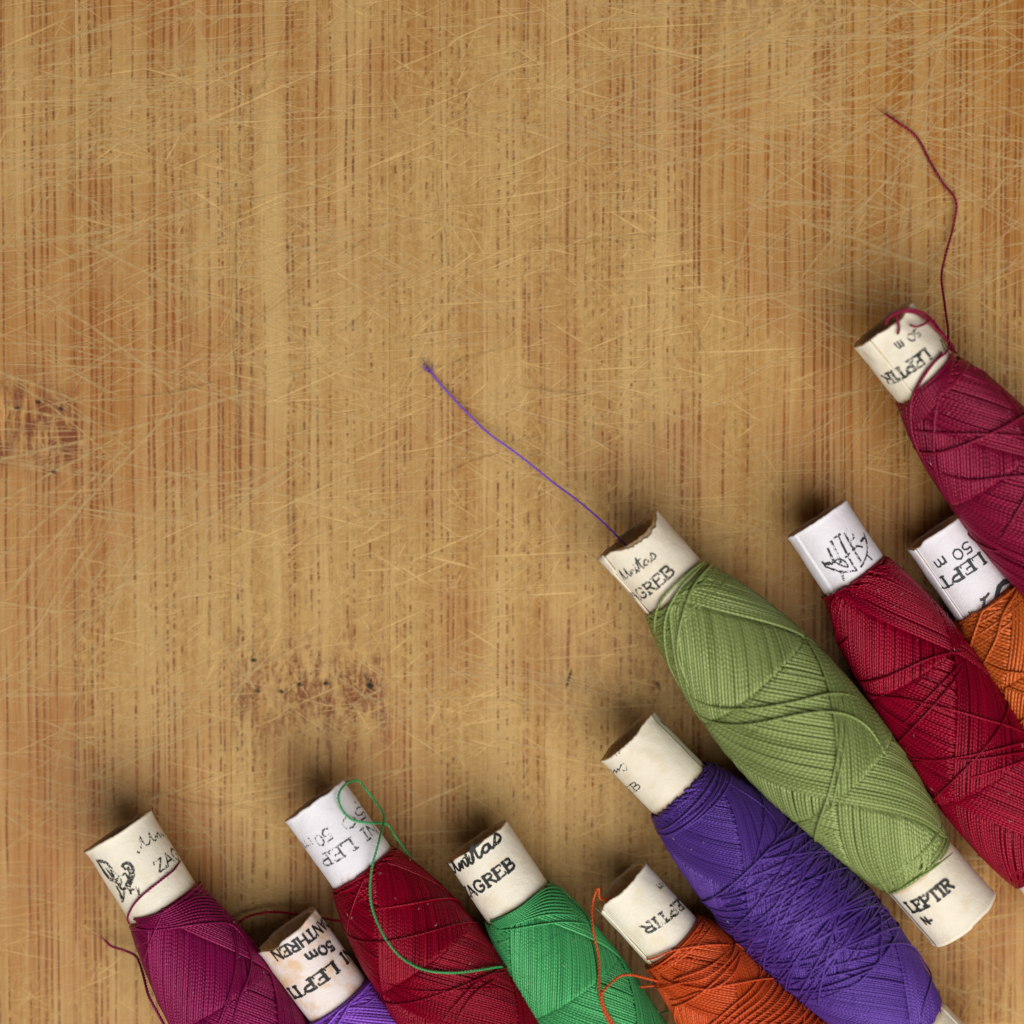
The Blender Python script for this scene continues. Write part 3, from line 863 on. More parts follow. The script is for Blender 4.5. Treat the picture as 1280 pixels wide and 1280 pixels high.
# ------------------------------------------------------------------ print on the labels
class Print:
    def __init__(s, sp, mat, far=False):
        s.sp, s.mat, s.far = sp, mat, far
        s.V, s.Q, s.n, s.k = [], [], 0, 0
    def stroke(s, P, w):
        """P: (x from thread start, arc length) points"""
        sp = s.sp
        P = np.asarray(P, float)
        seg = [P[0][None]]
        for a, b in zip(P[:-1], P[1:]):
            k = max(1, int(np.linalg.norm(b - a) / 1.6))
            seg.append(a + (b - a) * (np.arange(1, k + 1) / k)[:, None])
        P = np.vstack(seg)
        if len(P) < 2: P = np.vstack([P, P + .5])
        T = np.gradient(P, axis=0); T /= np.maximum(np.linalg.norm(T, axis=1, keepdims=True), 1e-9)
        ext = T[0] * w * .3; P[0] -= ext; P[-1] += T[-1] * w * .3
        N = np.stack([-T[:, 1], T[:, 0]], 1)
        k = len(P)
        ww = (w * .5 * (1 + .16 * vnoise(np.arange(k) * .9 + s.k * 3.3, 11)))[:, None]
        off = .5 + (s.k % 30) * .012
        rows = []
        for f in (1, 0, -1):
            q = P + N * ww * f
            ang = q[:, 1] / sp.rl
            r = (sp.lrad(q[:, 0] + sp.lab, ang) if not s.far else sp.rf + 1.0) + off
            rows.append(sp.loc(q[:, 0], ang, r))
        s.V += rows
        i = np.arange(k - 1)
        for j in (0, 1):
            b = s.n + j * k
            s.Q.append(np.stack([b + i, b + i + 1, b + k + i + 1, b + k + i], 1))
        s.n += 3 * k; s.k += 1
    def frame(s, a, b):
        h0 = s.sp.hit(*a, label=True); h1 = s.sp.hit(*b, label=True)
        return np.array([h0[0], h0[1] * s.sp.rl]), np.array([h1[0], h1[1] * s.sp.rl])
    def text(s, txt, a, b, hgt, w, thin=.45, adv=None, flip=False, slant=0.0):
        """baseline from photo point a to photo point b; letters stretched to fit unless adv is given"""
        p0, p1 = s.frame(a, b)
        dr = p1 - p0; ln = np.linalg.norm(dr); dr /= ln
        up = np.array([-1.0, 0.0]) if not flip else np.array([1.0, 0.0])
        tot = sum(G[c][0] for c in txt)
        sc = ln / tot if adv is None else adv
        x = 0
        jj = random.Random(len(txt) * 7 + s.k)
        for c in txt:
            wd, sts = G[c]
            jy = jj.uniform(-.03, .03)
            for typ, pts in sts:
                wk = {'T': w, 'm': w * (thin + 1) * .52, 't': w * thin}[typ]
                s.stroke([p0 + dr * (x + (px + slant * py) * sc) + up * (py + jy) * hgt for px, py in pts], wk)
            x += wd * sc
    def script(s, a, b, hgt, w, part=(0, 99), width=1.6):
        p0, p1 = s.frame(a, b)
        dr = p1 - p0; ln = np.linalg.norm(dr); dr /= ln; up = np.array([-1.0, 0])
        sc = ln / width
        for st in SCRIPT[part[0]:part[1]]:
            C = spline([(x * sc, y * hgt, 0) for x, y in st], 2.5)
            s.stroke([p0 + dr * c[0] + up * c[1] for c in C], w)
    def trace(s, pts, w, smooth=True):
        Pq = [s.frame(p, p)[0] for p in pts]
        if smooth and len(Pq) > 2:
            Pq = spline([(p[0], p[1], 0) for p in Pq], 2.0)[:, :2]
        s.stroke(Pq, w)
    def done(s, name='printed_text'):
        me = mesh_arrays(name, np.vstack(s.V), np.vstack(s.Q))
        o = link(name, me, s.mat)
        o.parent = s.sp.label2 if s.far else s.sp.label
        return o

INK = mat_ink('black_ink', rgb(22, 24, 26), .36)
INK_WORN = mat_ink('worn_black_ink', rgb(34, 36, 36), .47)
INK_FAINT = mat_ink('faint_grey_ink', rgb(70, 70, 76), .50)
INK_GREY = mat_ink('slate_ink', rgb(52, 58, 60), .25)
P_CREAM = mat_paper('cream_paper', rgb(238, 230, 212), rgb(226, 208, 170), rgb(186, 146, 96), .5)
P_IVORY = mat_paper('ivory_paper', rgb(236, 226, 206), rgb(222, 204, 168), rgb(176, 130, 80), .5)
P_WHITE = mat_paper('white_paper', rgb(238, 234, 240), rgb(232, 224, 226), rgb(206, 168, 140), .3)
P_PINK = mat_paper('stained_paper', rgb(236, 224, 220), rgb(222, 178, 120), rgb(186, 130, 90), .75)

def tagspool(s, label, cat='thread spool'):
    s.e['label'] = label
    s.e['category'] = cat
    s.e['group'] = 'spools of sewing thread laid side by side'

# ================================================================== the ten spools
# --- olive green, middle
g = Spool('G', (785, 667), (.657, .754), 90, 464, 46.5, 86, 2.0, 2.2)
tagspool(g, 'olive green thread spool whose torn paper tube shows both ends, centre of the row')
g.rf = g.rl * 1.1
build_tube(g, P_IVORY, seam=-1.25, step=2.6, crumple=1.6, tear=2.0, tears=((g.view + .1, .6, 9), (g.view + .6, .5, 9), (g.view - .35, .3, 3)))
build_winding(g, mat_thread('olive_thread', rgb(138, 152, 92), rgb(104, 118, 62), 6.0), 4.2, kk=3, pp=2, loose=0, phase=.3)
over(g, [(862, 886), (930, 905), (1000, 893), (1050, 892), (1085, 910), (1110, 945)], [-2, 1, 3, 3, 1, -2])
over(g, [(858, 868), (925, 886), (990, 878), (1040, 867), (1075, 872)], [-2, 1, 2, 1, -2])
over(g, [(1046, 856), (1050, 900), (1046, 950), (1030, 1010), (1020, 1060)], [-1, 1, 1, 0, -1])
over(g, [(1054, 868), (1057, 905), (1052, 955), (1040, 1010)], [-1, 1, 1, -1])
over(g, [(884, 700), (866, 712), (838, 737), (822, 760), (818, 790)], [0, 1, 2, 1, 0])
over(g, [(884, 702), (872, 712), (850, 735), (832, 775), (836, 830), (850, 860)], [0, 1, 2, 1, 0, -1])
over(g, [(889, 704), (868, 730), (852, 775), (848, 820), (862, 862)], [0, 1, 2, 1, -1])
over(g, [(1112, 1118), (1140, 1102), (1170, 1082), (1197, 1062)], [0, .5, .5, 0])
finish_winding(g)
p = Print(g, INK_WORN)
p.script((781, 726), (822, 697), 15, 2.0)
p.text('AGREB', (797, 752), (845, 716), 15, 3.0, .7)
p.done()
p = Print(g, INK, far=True)
p.text('LEPTIR', (1130, 1155), (1192, 1109), 16, 3.0, .9)
p.text('N-', (1146, 1172), (1168, 1157), 11, 2.3, .9)
p.done()
# folded flap of the torn label
T = []
c0 = g.loc(-g.lab - 3, np.linspace(g.view - 1.45, g.view - .95, 8), g.rl + 3.2)
c1 = g.loc(-g.lab + 24, np.linspace(g.view - 1.3, g.view - 1.05, 8), g.rl + 2.2)
Vf = np.vstack([c0 + (c1 - c0) * t for t in np.linspace(0, 1, 5)])
qf = np.array([(j * 8 + i, j * 8 + i + 1, j * 8 + 9 + i, j * 8 + 8 + i) for j in range(4) for i in range(7)])
fl = link('torn_flap', mesh_arrays('torn_flap', Vf, qf, np.tile([[.3, .3]], (len(qf), 4, 1))), P_IVORY, g.label)
md = fl.modifiers.new('thick', 'SOLIDIFY'); md.thickness = 1.4 * S

# --- purple
f = Spool('F', (783, 919), (.70, .714), 92, 424, 44.5, 80, -1.0, 2.4)
tagspool(f, 'dark purple thread spool with a tangle of crossing wraps round its middle')
f.rf = f.rl * 1.12
build_tube(f, P_IVORY, seam=1.1, step=1.6, crumple=1.2, tear=1.5, tears=((f.view - .2, .6, 3),))
build_winding(f, mat_thread('purple_thread', rgb(92, 58, 146), rgb(62, 38, 110), 4.4), 2.7, kk=3, pp=2, loose=2, phase=1.9)
Rf = np.random.RandomState(4)
for _ in range(125):                                          # the tangled middle
    q = np.linspace(0, 1, 70)
    xa = Rf.normal(.52, .10) * f.L
    slope = Rf.choice([1, 1, 1, -1]) * abs(Rf.normal(.38, .22))
    span = Rf.uniform(2.0, 5.0)
    ph = f.view + Rf.uniform(-2.6, 1.2) + q * span
    x = np.clip(xa + slope * (q - .5) * span * 60 + Rf.normal(0, 3) * np.sin(q * 6), 120 if _ % 9 else 80, f.L - 110)
    rr = f.prof(x) + f.rise + Rf.uniform(-.2, 2.6) + .6 * np.sin(q * PI)
    f.T.add(f.loc(x, ph, rr), f.d * .5, np.stack([np.zeros(70), np.sin(ph), np.cos(ph)], 1), m=6)
for _ in range(6):
    q = np.linspace(0, 1, 60)
    ph = f.view - 1.7 + q * 3.4
    x = 10 + 24 * np.sin(q * PI + (_ % 3 - 1) * .3) * (.3 + Rf.uniform(0, .8)) + Rf.uniform(0, 14)
    f.T.add(f.loc(x, ph, f.prof(x) + f.rise + .6 + _ * .25), f.d * .5, np.stack([np.zeros(60), np.sin(ph), np.cos(ph)], 1), m=6)
over(f, [(1030, 1180), (1075, 1188), (1120, 1180), (1152, 1190), (1162, 1215), (1156, 1250), (1150, 1285)], [-1, 1, 2, 2, 2, 1, 0])
over(f, [(905, 975), (955, 1010), (972, 1040), (950, 1080), (905, 1120)], [-1, 1, 1, 0, -1])
over(f, [(1185, 1290), (1196, 1268), (1206, 1252)], [0, 1, 0])
finish_winding(f, 320, 10)
p = Print(f, INK_WORN)
p.text('"', (776, 951), (784, 945), 11, 1.6, .8)
p.script((764, 972), (782, 957), 10, 1.8, (5, 7), .5) if False else None
p.trace([(761, 966), (764, 962)], 1.8)
p.trace([(766, 968), (769, 962), (771, 966), (773, 960), (774, 964), (777, 956), (782, 954)], 1.6)
p.trace([(783, 957), (784, 962), (779, 963)], 1.6)
p.text('EB', (789, 993), (803, 983), 11, 2.0, .5)
p.trace([(826, 901), (830, 906), (834, 908), (842, 915)], 3.0)
p.trace([(850, 922), (856, 929)], 2.4)
p.done()

# --- crimson, right of the olive one
h = Spool('H', (1021, 648), (.55, .835), 85, 438, 43, 72, -2.0, 2.5)
tagspool(h, 'crimson thread spool with a small crest stamped on its clean white label')
build_tube(h, P_WHITE, seam=-.95, step=.8, crumple=.3, tear=0)
build_winding(h, mat_thread('crimson_thread', rgb(150, 0, 40), rgb(92, 0, 22), 5.0), 3.2, kk=3, pp=2, loose=7, phase=.9)
over(h, [(1065, 852), (1110, 845), (1165, 822), (1212, 815)], [-1, 1, 1, -1])
over(h, [(1075, 860), (1120, 872), (1180, 885), (1240, 902), (1290, 925)], [-1, 1, 2, 1, 0])
over(h, [(1130, 905), (1170, 862), (1200, 830)], [-1, 1, 0])
over(h, [(1110, 960), (1170, 950), (1230, 948), (1290, 940)], [-1, 1, 2, 0])
finish_winding(h, 260, 14)
p = Print(h, INK_WORN)
for pts, w in [([(1028, 703), (1031, 706)], 4.5), ([(1031, 708), (1039, 711), (1048, 714), (1058, 715), (1071, 713)], 3.0),
               ([(1033, 705), (1040, 704)], 5), ([(1053, 716), (1054, 723), (1055, 725)], 3.4), ([(1050, 716), (1057, 715)], 3),
               ([(1035, 686), (1039, 695), (1043, 703)], 3.6), ([(1039, 677), (1045, 689), (1051, 703)], 3.8),
               ([(1043, 673), (1050, 668)], 3.4), ([(1048, 671), (1054, 683), (1060, 695), (1066, 706), (1070, 712)], 3.2),
               ([(1056, 667), (1063, 680), (1070, 692), (1076, 702)], 3.4), ([(1064, 676), (1067, 672), (1066, 668)], 2.6),
               ([(1066, 688), (1071, 683), (1078, 684)], 3.0), ([(1041, 703), (1049, 699), (1056, 702), (1060, 709), (1050, 706), (1044, 703)], 2.6),
               ([(1080, 667), (1083, 676), (1084, 684), (1084, 692), (1080, 703), (1076, 709)], 2.6), ([(1076, 677), (1081, 672), (1083, 678)], 3.2),
               ([(1083, 694), (1087, 697), (1090, 700)], 2.8), ([(1057, 697), (1062, 692)], 2.6), ([(1058, 661), (1059, 664)], 1.2)]:
    p.trace(pts, w * .85)
p.done('printed_crest')

# --- orange-brown, far right, half under the plum-red one
i_ = Spool('I', (1170, 662), (.567, .82), 108, 300, 42, 62, -2.5, 2.6)
tagspool(i_, 'rust orange thread spool with clear black print, partly under the raspberry spool')
build_tube(i_, P_WHITE, seam=i_.view - .95, step=2.6, crumple=.5, tear=.8, tears=((i_.view - .9, .3, 4),))
build_winding(i_, mat_thread('rust_thread', rgb(204, 102, 44), rgb(158, 70, 30), 6.0), 4.2, kk=3, pp=2, loose=4, phase=2.4)
over(i_, [(1272, 735), (1255, 765), (1245, 800), (1230, 830)], [0, 2, 2, 0])
over(i_, [(1230, 828), (1255, 838), (1290, 842)], [0, 2, 1])
finish_winding(i_, 160, 8)
p = Print(i_, INK_GREY)
p.text('50', (1210, 676), (1186, 692), 13.5, 2.2, .8, flip=True)
p.text('m', (1179, 695), (1165, 705), 13.5, 2.6, .8, flip=True)
p.text('0', (1224, 663), (1214, 672), 13, 2.2, .8, flip=True)
p.text('I', (1236, 683), (1228, 689), 14, 4.0, .45, flip=True)
p.text('LEPT', (1225, 690), (1171, 724), 15, 4.2, .42, flip=True)
p.trace([(1268, 728), (1258, 727), (1250, 733), (1247, 742), (1246, 752)], 6.5)
p.trace([(1226, 750), (1231, 748), (1236, 742)], 3.0)
p.trace([(1231, 747), (1230, 755), (1229, 760)], 3.6)
p.trace([(1211, 766), (1214, 768)], 2.6)
p.done()

# --- raspberry, top right
j = Spool('J', (1103, 405), (.625, .78), 88, 440, 44, 75, 3.5, 2.4, raise_=18)
tagspool(j, 'raspberry thread spool at the top of the row with knotted thread over its crumpled rim')
build_tube(j, P_IVORY, seam=j.view - .55, step=2.2, crumple=3.6, tear=1.5, tears=((j.view + .35, .5, 4),))
build_winding(j, mat_thread('raspberry_thread', rgb(138, 20, 58), rgb(96, 8, 36), 5.6), 3.9, kk=3, pp=2, loose=3, phase=1.2)
over(j, [(1178, 440), (1160, 462), (1148, 480), (1140, 500), (1140, 530), (1150, 565), (1172, 596)], [0, .5, 0, 1, 2, 1, 0])
over(j, [(1194, 446), (1180, 475), (1170, 515), (1168, 550), (1170, 590)], [0, 1, 1, 1, 0])
over(j, [(1138, 536), (1165, 540), (1200, 542), (1240, 543), (1290, 548)], [-1, 1, 2, 2, 0])
over(j, [(1178, 592), (1215, 600), (1250, 597), (1290, 594)], [-1, 1, 2, 0])
for k_ in range(9):                                          # strands drawn together under the knot
    over(j, [(1190 + k_ % 3, 442), (1186 - k_ * 2, 470), (1166 - k_ * 4 + 6, 500), (1150 - k_ * 1.5, 525 + k_ * 2)], [0, 1.2, .6, -1])
finish_winding(j, 300, 16)
p = Print(j, INK_WORN)
p.text('50', (1147, 410), (1131, 421), 10, 2.6, .8, flip=True)
p.text('m', (1126, 425), (1116, 431), 13, 2.4, .8, flip=True)
p.text('V', (1179, 423), (1170, 430), 17, 3.4, .8, flip=True)
p.text('LEPTIR', (1157, 435), (1103, 469), 15, 3.6, .8, flip=True)
p.done()
TK = Tubes()
def lpts(s, lst):
    """photo points with a lift off the label"""
    out = []
    for u, v, dz in lst:
        x, a, r = s.hit(u, v, 0, label=False)
        out.append(s.to_local(s.to_world(s.loc(x, a, r + dz))) if False else s.loc(x, a, r + dz)[()])
    return out
plied(TK, spline(lpts(j, [(1107, 405, 0), (1109, 398, 5), (1120, 391, 8), (1133, 390, 7), (1148, 394, 6), (1160, 402, 5), (1172, 414, 5), (1182, 424, 5), (1190, 436, 5)]), 1.5), 2.0, 8)
plied(TK, spline(lpts(j, [(1112, 396, 6), (1122, 392, 5), (1140, 393, 4), (1157, 403, 4), (1168, 415, 4), (1180, 428, 4), (1190, 440, 4)]), 1.5), 1.8, 8, seed=2)
plied(TK, spline(lpts(j, [(1118, 394, 5), (1121, 402, 4), (1123, 412, 3), (1121, 418, 3)]), 1.5), 1.9, 8, seed=3)
plied(TK, spline(lpts(j, [(1135, 407, 4), (1142, 410, 5), (1150, 408, 5), (1158, 404, 6)]), 1.5), 1.8, 8, seed=4)
plied(TK, spline(lpts(j, [(1186, 432, 4), (1180, 442, 4), (1168, 452, 3), (1156, 468, 3), (1148, 482, 3), (1140, 500, 4)]), 1.5), 1.7, 8, seed=5)
link('knotted_thread', TK.mesh('knotted_thread'), j.mat, j.e)
TK = Tubes()
pts = [place(1107, 143, 5), place(1122, 153, 7), (place(1146, 172, 5)), place(1163, 203, 4), place(1178, 228, 6), place(1195, 252, 8), place(1191, 285, 8), place(1183, 315, 14),
       place(1177, 345, 26), place(1181, 380, 50), place(1185, 410, 80), j.to_world(j.loc(*j.hit(1188, 432)[:2], j.rl + 3)), j.to_world(j.loc(*j.hit(1192, 445)[:2], j.rl + 6))]
pts = [j.to_local(q) for q in pts]
plied(TK, spline(pts, 2.0), 1.8, 9, seed=6, fray=4)
link('loose_thread', TK.mesh('loose_thread'), j.mat, j.e)

# --- plum, far left
a = Spool('A', (147, 1038), (.53, .848), 108, 430, 46.5, 73, .5, 2.3)
tagspool(a, 'plum magenta thread spool with a bird emblem on its label, bottom left corner')
build_tube(a, P_CREAM, seam=2.6, step=1.2, crumple=.4, tear=.5, flare=2.4)
build_winding(a, mat_thread('plum_thread', rgb(134, 18, 76), rgb(96, 8, 52), 4.6), 3.0, kk=3, pp=2, loose=1, phase=.2)
over(a, [(175, 1155), (215, 1157), (250, 1149), (283, 1145)], [0, 1, 1, 0])
over(a, [(170, 1160), (215, 1160), (255, 1155), (290, 1158), (310, 1185), (312, 1215), (298, 1250), (290, 1290)], [0, 1, 1.5, 1.5, 1.5, 1, 1, 0])
over(a, [(290, 1152), (296, 1190), (292, 1230), (275, 1285)], [0, 1, 1, 0])
over(a, [(282, 1145), (292, 1170), (294, 1210), (284, 1250), (270, 1290)], [0, 1, 1, 1, 0])
for k_ in range(8):
    over(a, [(166 + k_ * 2, 1150 + k_ * 1.2), (205 + k_, 1140 + k_ * 2.5), (245, 1122 + k_ * 4), (270 + k_ * 2, 1125 + k_ * 3.5)], [0, .8, 1, 0])
finish_winding(a, 260, 12)
p = Print(a, INK_WORN)
p.script((177, 1062), (213, 1040), 15, 1.9, (0, 3), 1.15)
p.trace([(172, 1065), (174, 1066)], 2.6)
p.text('ZAG', (198, 1092), (224, 1073), 15, 2.3, .9)
for pts, w in [([(122, 1076), (130, 1077), (137, 1082), (141, 1090), (142, 1098), (146, 1104)], 4.6), ([(124, 1079), (129, 1086), (135, 1095), (141, 1101)], 4.2),
               ([(127, 1084), (132, 1092), (138, 1100)], 3.0), ([(134, 1085), (138, 1092), (143, 1099)], 3.0),
               ([(153, 1083), (155, 1080), (160, 1079), (165, 1083), (167, 1091), (165, 1100), (162, 1108)], 4.0), ([(160, 1085), (163, 1092), (161, 1101), (158, 1107)], 4.0),
               ([(155, 1084), (157, 1087)], 2.6), ([(153, 1094), (157, 1092), (160, 1097)], 2.6), ([(145, 1091), (148, 1094), (150, 1098)], 2.0), ([(147, 1095), (151, 1094)], 1.4),
               ([(144, 1102), (149, 1106), (152, 1103), (150, 1098), (145, 1101)], 3.4), ([(149, 1106), (153, 1112), (157, 1110)], 3.4), ([(146, 1108), (150, 1115), (153, 1121)], 3.2),
               ([(158, 1110), (163, 1113), (168, 1111), (172, 1110), (174, 1118)], 3.4), ([(163, 1113), (164, 1117)], 2.8), ([(156, 1113), (155, 1121), (153, 1128)], 3.2), ([(150, 1119), (154, 1126)], 3.2)]:
    p.trace(pts, w)
p.done()
TK = Tubes()
plied(TK, spline(lpts(a, [(224, 1077, 1.5), (216, 1088, 2.5), (204, 1098, 2), (190, 1109, 2), (177, 1120, 2), (167, 1132, 2), (161, 1146, 2), (164, 1153, 3)]), 2), 1.5, 8, seed=9)
link('crossing_thread', TK.mesh('crossing_thread'), a.mat, a.e)
TK = Tubes()
pts = [place(131, 1175, 14), place(140, 1183, 16), place(156, 1188, 16), place(170, 1195, 30), place(176, 1208, 50), place(180, 1222, 68), place(186, 1245, 84), place(196, 1264, 90), place(207, 1284, 94), place(219, 1304, 94)]
plied(TK, spline([a.to_local(q) for q in pts], 1.6), 2.0, 8, seed=12, fray=5)
link('loose_thread', TK.mesh('loose_thread'), a.mat, a.e)

# --- violet, small, deep between plum and crimson
b = Spool('B', (357, 1163), (.60, .80), 108, 250, 44, 63, 2.5, 2.0)
tagspool(b, 'bright violet thread spool, its stained label sunk between plum and crimson spools')
build_tube(b, P_PINK, seam=-2.2, step=1.2, crumple=2.0, tear=1.5, tears=((b.view - .6, .35, 5),))
build_winding(b, mat_thread('violet_thread', rgb(140, 82, 196), rgb(104, 54, 154), 5.0), 3.8, kk=3, pp=2, loose=2, phase=.6)
finish_winding(b, 120, 6)
p = Print(b, INK)
p.text('DANTHREN', (424, 1130), (337, 1191), 14, 3.4, .7, flip=True)
p.text('50m', (412, 1176), (378, 1195), 12, 3.4, .85, flip=True)
p.text('NI LEPTI', (440, 1178), (358, 1236), 15, 4.8, .5, flip=True)
p.done()

# --- crimson, bottom left
c = Spool('C', (392, 1000), (.582, .813), 105, 420, 44, 77, -1.0, 2.3)
tagspool(c, 'crimson thread spool whose white label is crossed by a looped green thread')
build_tube(c, P_WHITE, seam=-2.0, step=1.2, crumple=.8, tear=.6)
build_winding(c, mat_thread('deep_red_thread', rgb(148, 0, 36), rgb(90, 0, 20), 4.6), 2.6, kk=3, pp=2, loose=3, phase=2.6)
over(c, [(462, 1083), (448, 1115), (438, 1145), (436, 1175)], [0, 1, 1, 0])
over(c, [(480, 1228), (520, 1238), (570, 1238), (625, 1235)], [-1, 1, 1, -1])
over(c, [(632, 1215), (600, 1225), (570, 1255), (545, 1290)], [0, 1.5, 1.5, 0])
over(c, [(618, 1225), (595, 1240), (578, 1262), (565, 1295)], [0, 1.5, 1.5, 0])
finish_winding(c, 300, 16)
p = Print(c, INK_FAINT)
p.text('50', (450, 1008), (420, 1030), 15, 2.4, .8, flip=True)
p.text('50', (409, 1034), (390, 1048), 15, 2.4, .8, flip=True)
p.text('m', (387, 1047), (376, 1054), 13, 2.4, .8, flip=True)
p.text('r.', (458, 1000), (440, 1003), 9, 2.2, .8, flip=True)
p.text('NI LEP', (464, 1028), (397, 1071), 16, 2.6, .8, flip=True)
p.done()
TK = Tubes()
pts = [place(292, 1158, 26), place(312, 1145, 22), place(340, 1140, 22), place(372, 1143, 24), place(405, 1148, 30), place(428, 1152, 50), place(446, 1156, 80)]
plied(TK, spline([c.to_local(q) for q in pts], 2), 2.0, 9, seed=14)
link('loose_thread', TK.mesh('loose_thread'), c.mat, c.e)

# --- emerald green
d_ = Spool('D', (595, 1051), (.558, .83), 91, 400, 45, 69, -1.0, 2.6)
tagspool(d_, 'emerald green thread spool under heavy black script, between crimson and orange spools')
build_tube(d_, P_CREAM, seam=2.8, step=1.2, crumple=.6, tear=1.0, tears=((d_.view - 1.2, .3, 2),))
build_winding(d_, mat_thread('emerald_thread', rgb(78, 168, 102), rgb(48, 130, 74), 4.4), 2.9, kk=3, pp=2, loose=0, phase=.1)
over(d_, [(622, 1162), (660, 1158), (700, 1153), (735, 1156)], [0, 1, 1, 0])
over(d_, [(700, 1107), (725, 1135), (742, 1170), (748, 1200), (745, 1240)], [0, 1, 1, 1, 0])
for k_ in range(9):
    over(d_, [(612 + k_ * 1.5, 1152 + k_), (645, 1138 + k_ * 2), (680, 1112 + k_ * 4), (702 + k_ * 2, 1112 + k_ * 4)], [0, .8, 1, 0])
finish_winding(d_, 260, 14)
p = Print(d_, INK)
p.script((568, 1092), (628, 1050), 19, 3.6)
p.text('"', (622, 1041), (630, 1036), 12, 3.2, .8)
p.text('ZAGREB', (587, 1122), (645, 1083), 15, 4.2, .5)
p.trace([(579, 1073), (584, 1070)], 1.6)
p.trace([(582, 1072), (584, 1076)], 1.4)
p.trace([(586, 1069), (588, 1074)], 1.4)
p.done()
TK = Tubes()
def zc(s, u, v, dz):                                          # a place just above spool s, seen at a photo point
    x, a_, r = s.hit(u, v)
    return s.to_world(s.loc(x, a_, r + dz))
pts = [zc(c, 520, 1072, 2), zc(c, 514, 1052, 8), zc(c, 497, 1041, 12), zc(c, 478, 1034, 12), zc(c, 458, 1032, 7), zc(c, 438, 1026, 5), zc(c, 424, 1012, 7), zc(c, 419, 996, 9),
       zc(c, 425, 985, 11), zc(c, 440, 981, 14), zc(c, 455, 989, 16), zc(c, 464, 1005, 17), zc(c, 467, 1030, 16), zc(c, 466, 1055, 14), zc(c, 463, 1085, 9), zc(c, 463, 1115, 5),
       zc(c, 468, 1140, 4), zc(c, 482, 1170, 4), zc(c, 502, 1195, 4), zc(c, 530, 1211, 5), zc(c, 565, 1216, 6), zc(c, 595, 1214, 6), zc(c, 622, 1211, 5), zc(d_, 630, 1214, 2), zc(d_, 636, 1220, 0)]
plied(TK, spline([d_.to_local(q) for q in pts], 2), 1.75, 8, seed=15)
link('loose_thread', TK.mesh('loose_thread'), d_.mat, d_.e)

# --- orange-red
e_ = Spool('E', (775, 1105), (.68, .733), 96, 360, 41, 70, 1.0, 2.3)
tagspool(e_, 'orange red thread spool with slack strands trailing over the emerald one')
build_tube(e_, P_CREAM, seam=e_.view - 1.15, step=2.2, crumple=1.2, tear=2.0, tears=((e_.view - 1.3, .3, 6),))
build_winding(e_, mat_thread('orange_thread', rgb(218, 92, 42), rgb(176, 60, 26), 4.8), 3.0, kk=3, pp=2, loose=5, phase=1.6)
over(e_, [(808, 1200), (840, 1188), (880, 1182), (918, 1182)], [0, 2, 2, 0])
over(e_, [(918, 1176), (910, 1200), (880, 1222), (845, 1228), (815, 1232)], [0, 4, 5, 4, 2])
over(e_, [(925, 1195), (915, 1218), (890, 1235), (860, 1232), (828, 1222)], [0, 4, 4, 3, 2])
over(e_, [(838, 1250), (880, 1238), (930, 1228), (990, 1228)], [0, 2, 3, 0])
over(e_, [(840, 1258), (870, 1245), (905, 1215), (925, 1190)], [0, 3, 3, 0])
over(e_, [(920, 1180), (945, 1200), (950, 1225)], [0, 2, 0])
for k_ in range(12):
    q0 = 900 + k_ * 7
    over(e_, [(q0 + 55, 1205 + k_ * 6), (q0 + 40, 1235 + k_ * 5), (q0 + 10, 1262 + k_ * 4), (q0 - 25, 1290 + k_ * 3)], [0, 2 + k_ % 3, 2, 0])
finish_winding(e_, 220, 8)
p = Print(e_, INK_WORN)
p.text('LEPTIR', (853, 1119), (798, 1158), 14, 3.2, .8, flip=True)
p.text('m', (826, 1103), (818, 1108), 10, 2.2, .8, flip=True)
p.done()
TK = Tubes()
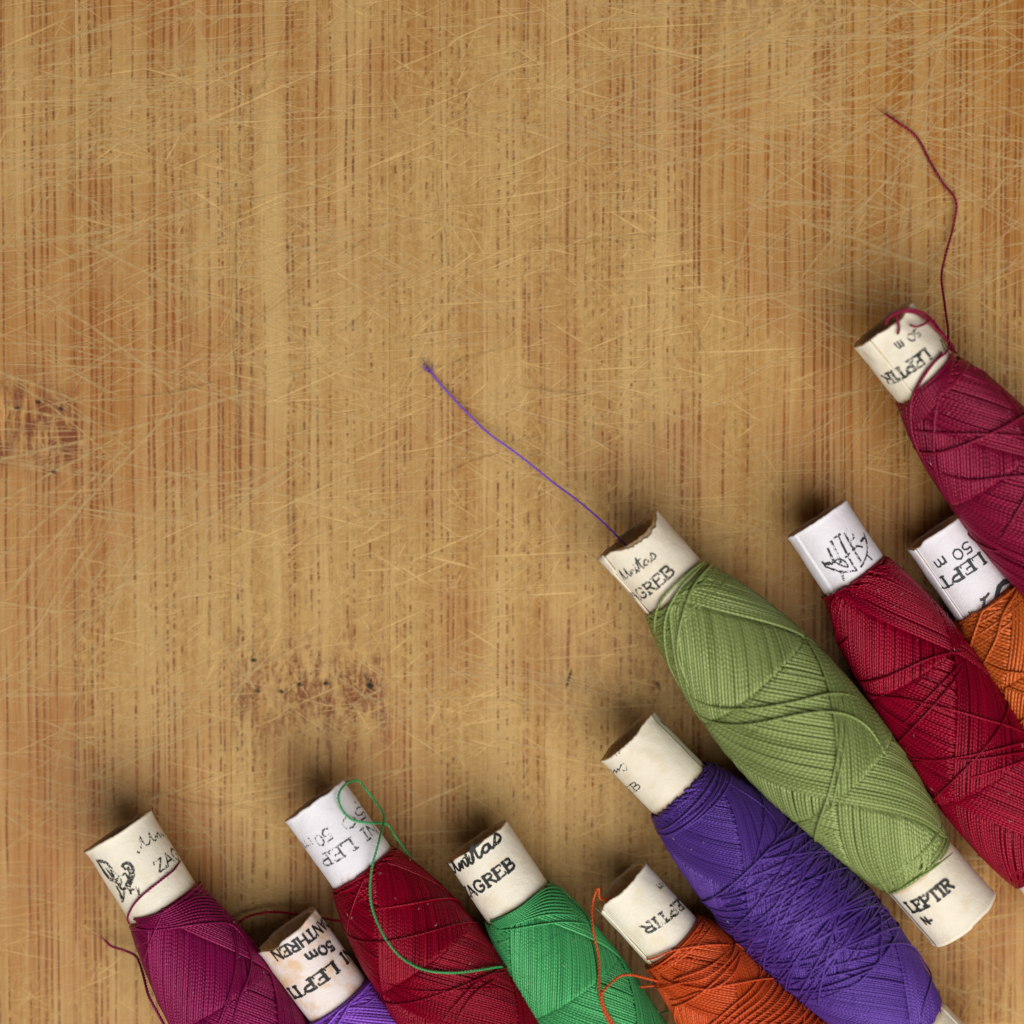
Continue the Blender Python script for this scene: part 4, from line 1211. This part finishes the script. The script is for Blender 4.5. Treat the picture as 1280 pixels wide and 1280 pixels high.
pts = [e_.to_world(e_.loc(-e_.lab + 4, e_.view - .6, e_.rl - 12)), e_.to_world(e_.loc(-e_.lab - 6, e_.view - 1.1, e_.rl - 6)), place(748, 1110, 104), place(741, 1128, 100), place(741, 1160, 112), zc(d_, 744, 1200, 7), zc(d_, 747, 1235, 5), zc(d_, 753, 1262, 4), zc(d_, 768, 1290, 4)]
plied(TK, spline([e_.to_local(q) for q in pts], 2), 1.7, 9, seed=17)
pts = [zc(d_, 772, 1290, 5), zc(d_, 757, 1266, 5), zc(d_, 750, 1248, 6), zc(d_, 752, 1238, 8), zc(d_, 766, 1224, 12), place(790, 1219, 120), zc(e_, 822, 1221, 6), zc(e_, 845, 1226, 4), zc(e_, 865, 1232, 3)]
plied(TK, spline([e_.to_local(q) for q in pts], 2), 1.8, 9, seed=18)
pts = [place(800, 1234, 100), zc(e_, 822, 1228, 5), zc(e_, 850, 1220, 6), zc(e_, 885, 1208, 6), zc(e_, 910, 1190, 3)]
plied(TK, spline([e_.to_local(q) for q in pts], 2), 1.7, 9, seed=19)
link('loose_thread', TK.mesh('loose_thread'), e_.mat, e_.e)

# ------------------------------------------------------------------ small loose things
def free_thread(name, pts, mat, r, label, seed, fray=0, group=None):
    P = np.array(pts); c0 = P[0].copy(); c0[2] = 0
    TK = Tubes(); plied(TK, spline(P - c0, 2.0), r, 8, seed=seed, fray=fray)
    o = link(name, TK.mesh(name), mat)
    o.location = tuple(c0 * S)
    o['label'] = label; o['category'] = 'thread'
    return o
free_thread('thread_end', [place(541, 468, 5), place(552, 482, 6), place(580, 512, 8), place(610, 541, 12), place(650, 570, 18), place(690, 602, 28), place(725, 628, 44), place(755, 654, 66), place(775, 674, 82), place(790, 690, 88)],
            mat_thread('pale_purple_thread', rgb(146, 96, 214), rgb(110, 70, 178), 5.0), 1.6, 'fine purple thread running over bare wood into the olive spool\'s torn tube', 31, 26)
free_thread('green_thread_scrap', [place(826, 1266, 30), place(842, 1263, 50), place(858, 1268, 60), place(872, 1280, 60), place(880, 1292, 50)],
            d_.mat, 1.5, 'short green thread curl peeping out under the orange red spool', 32)
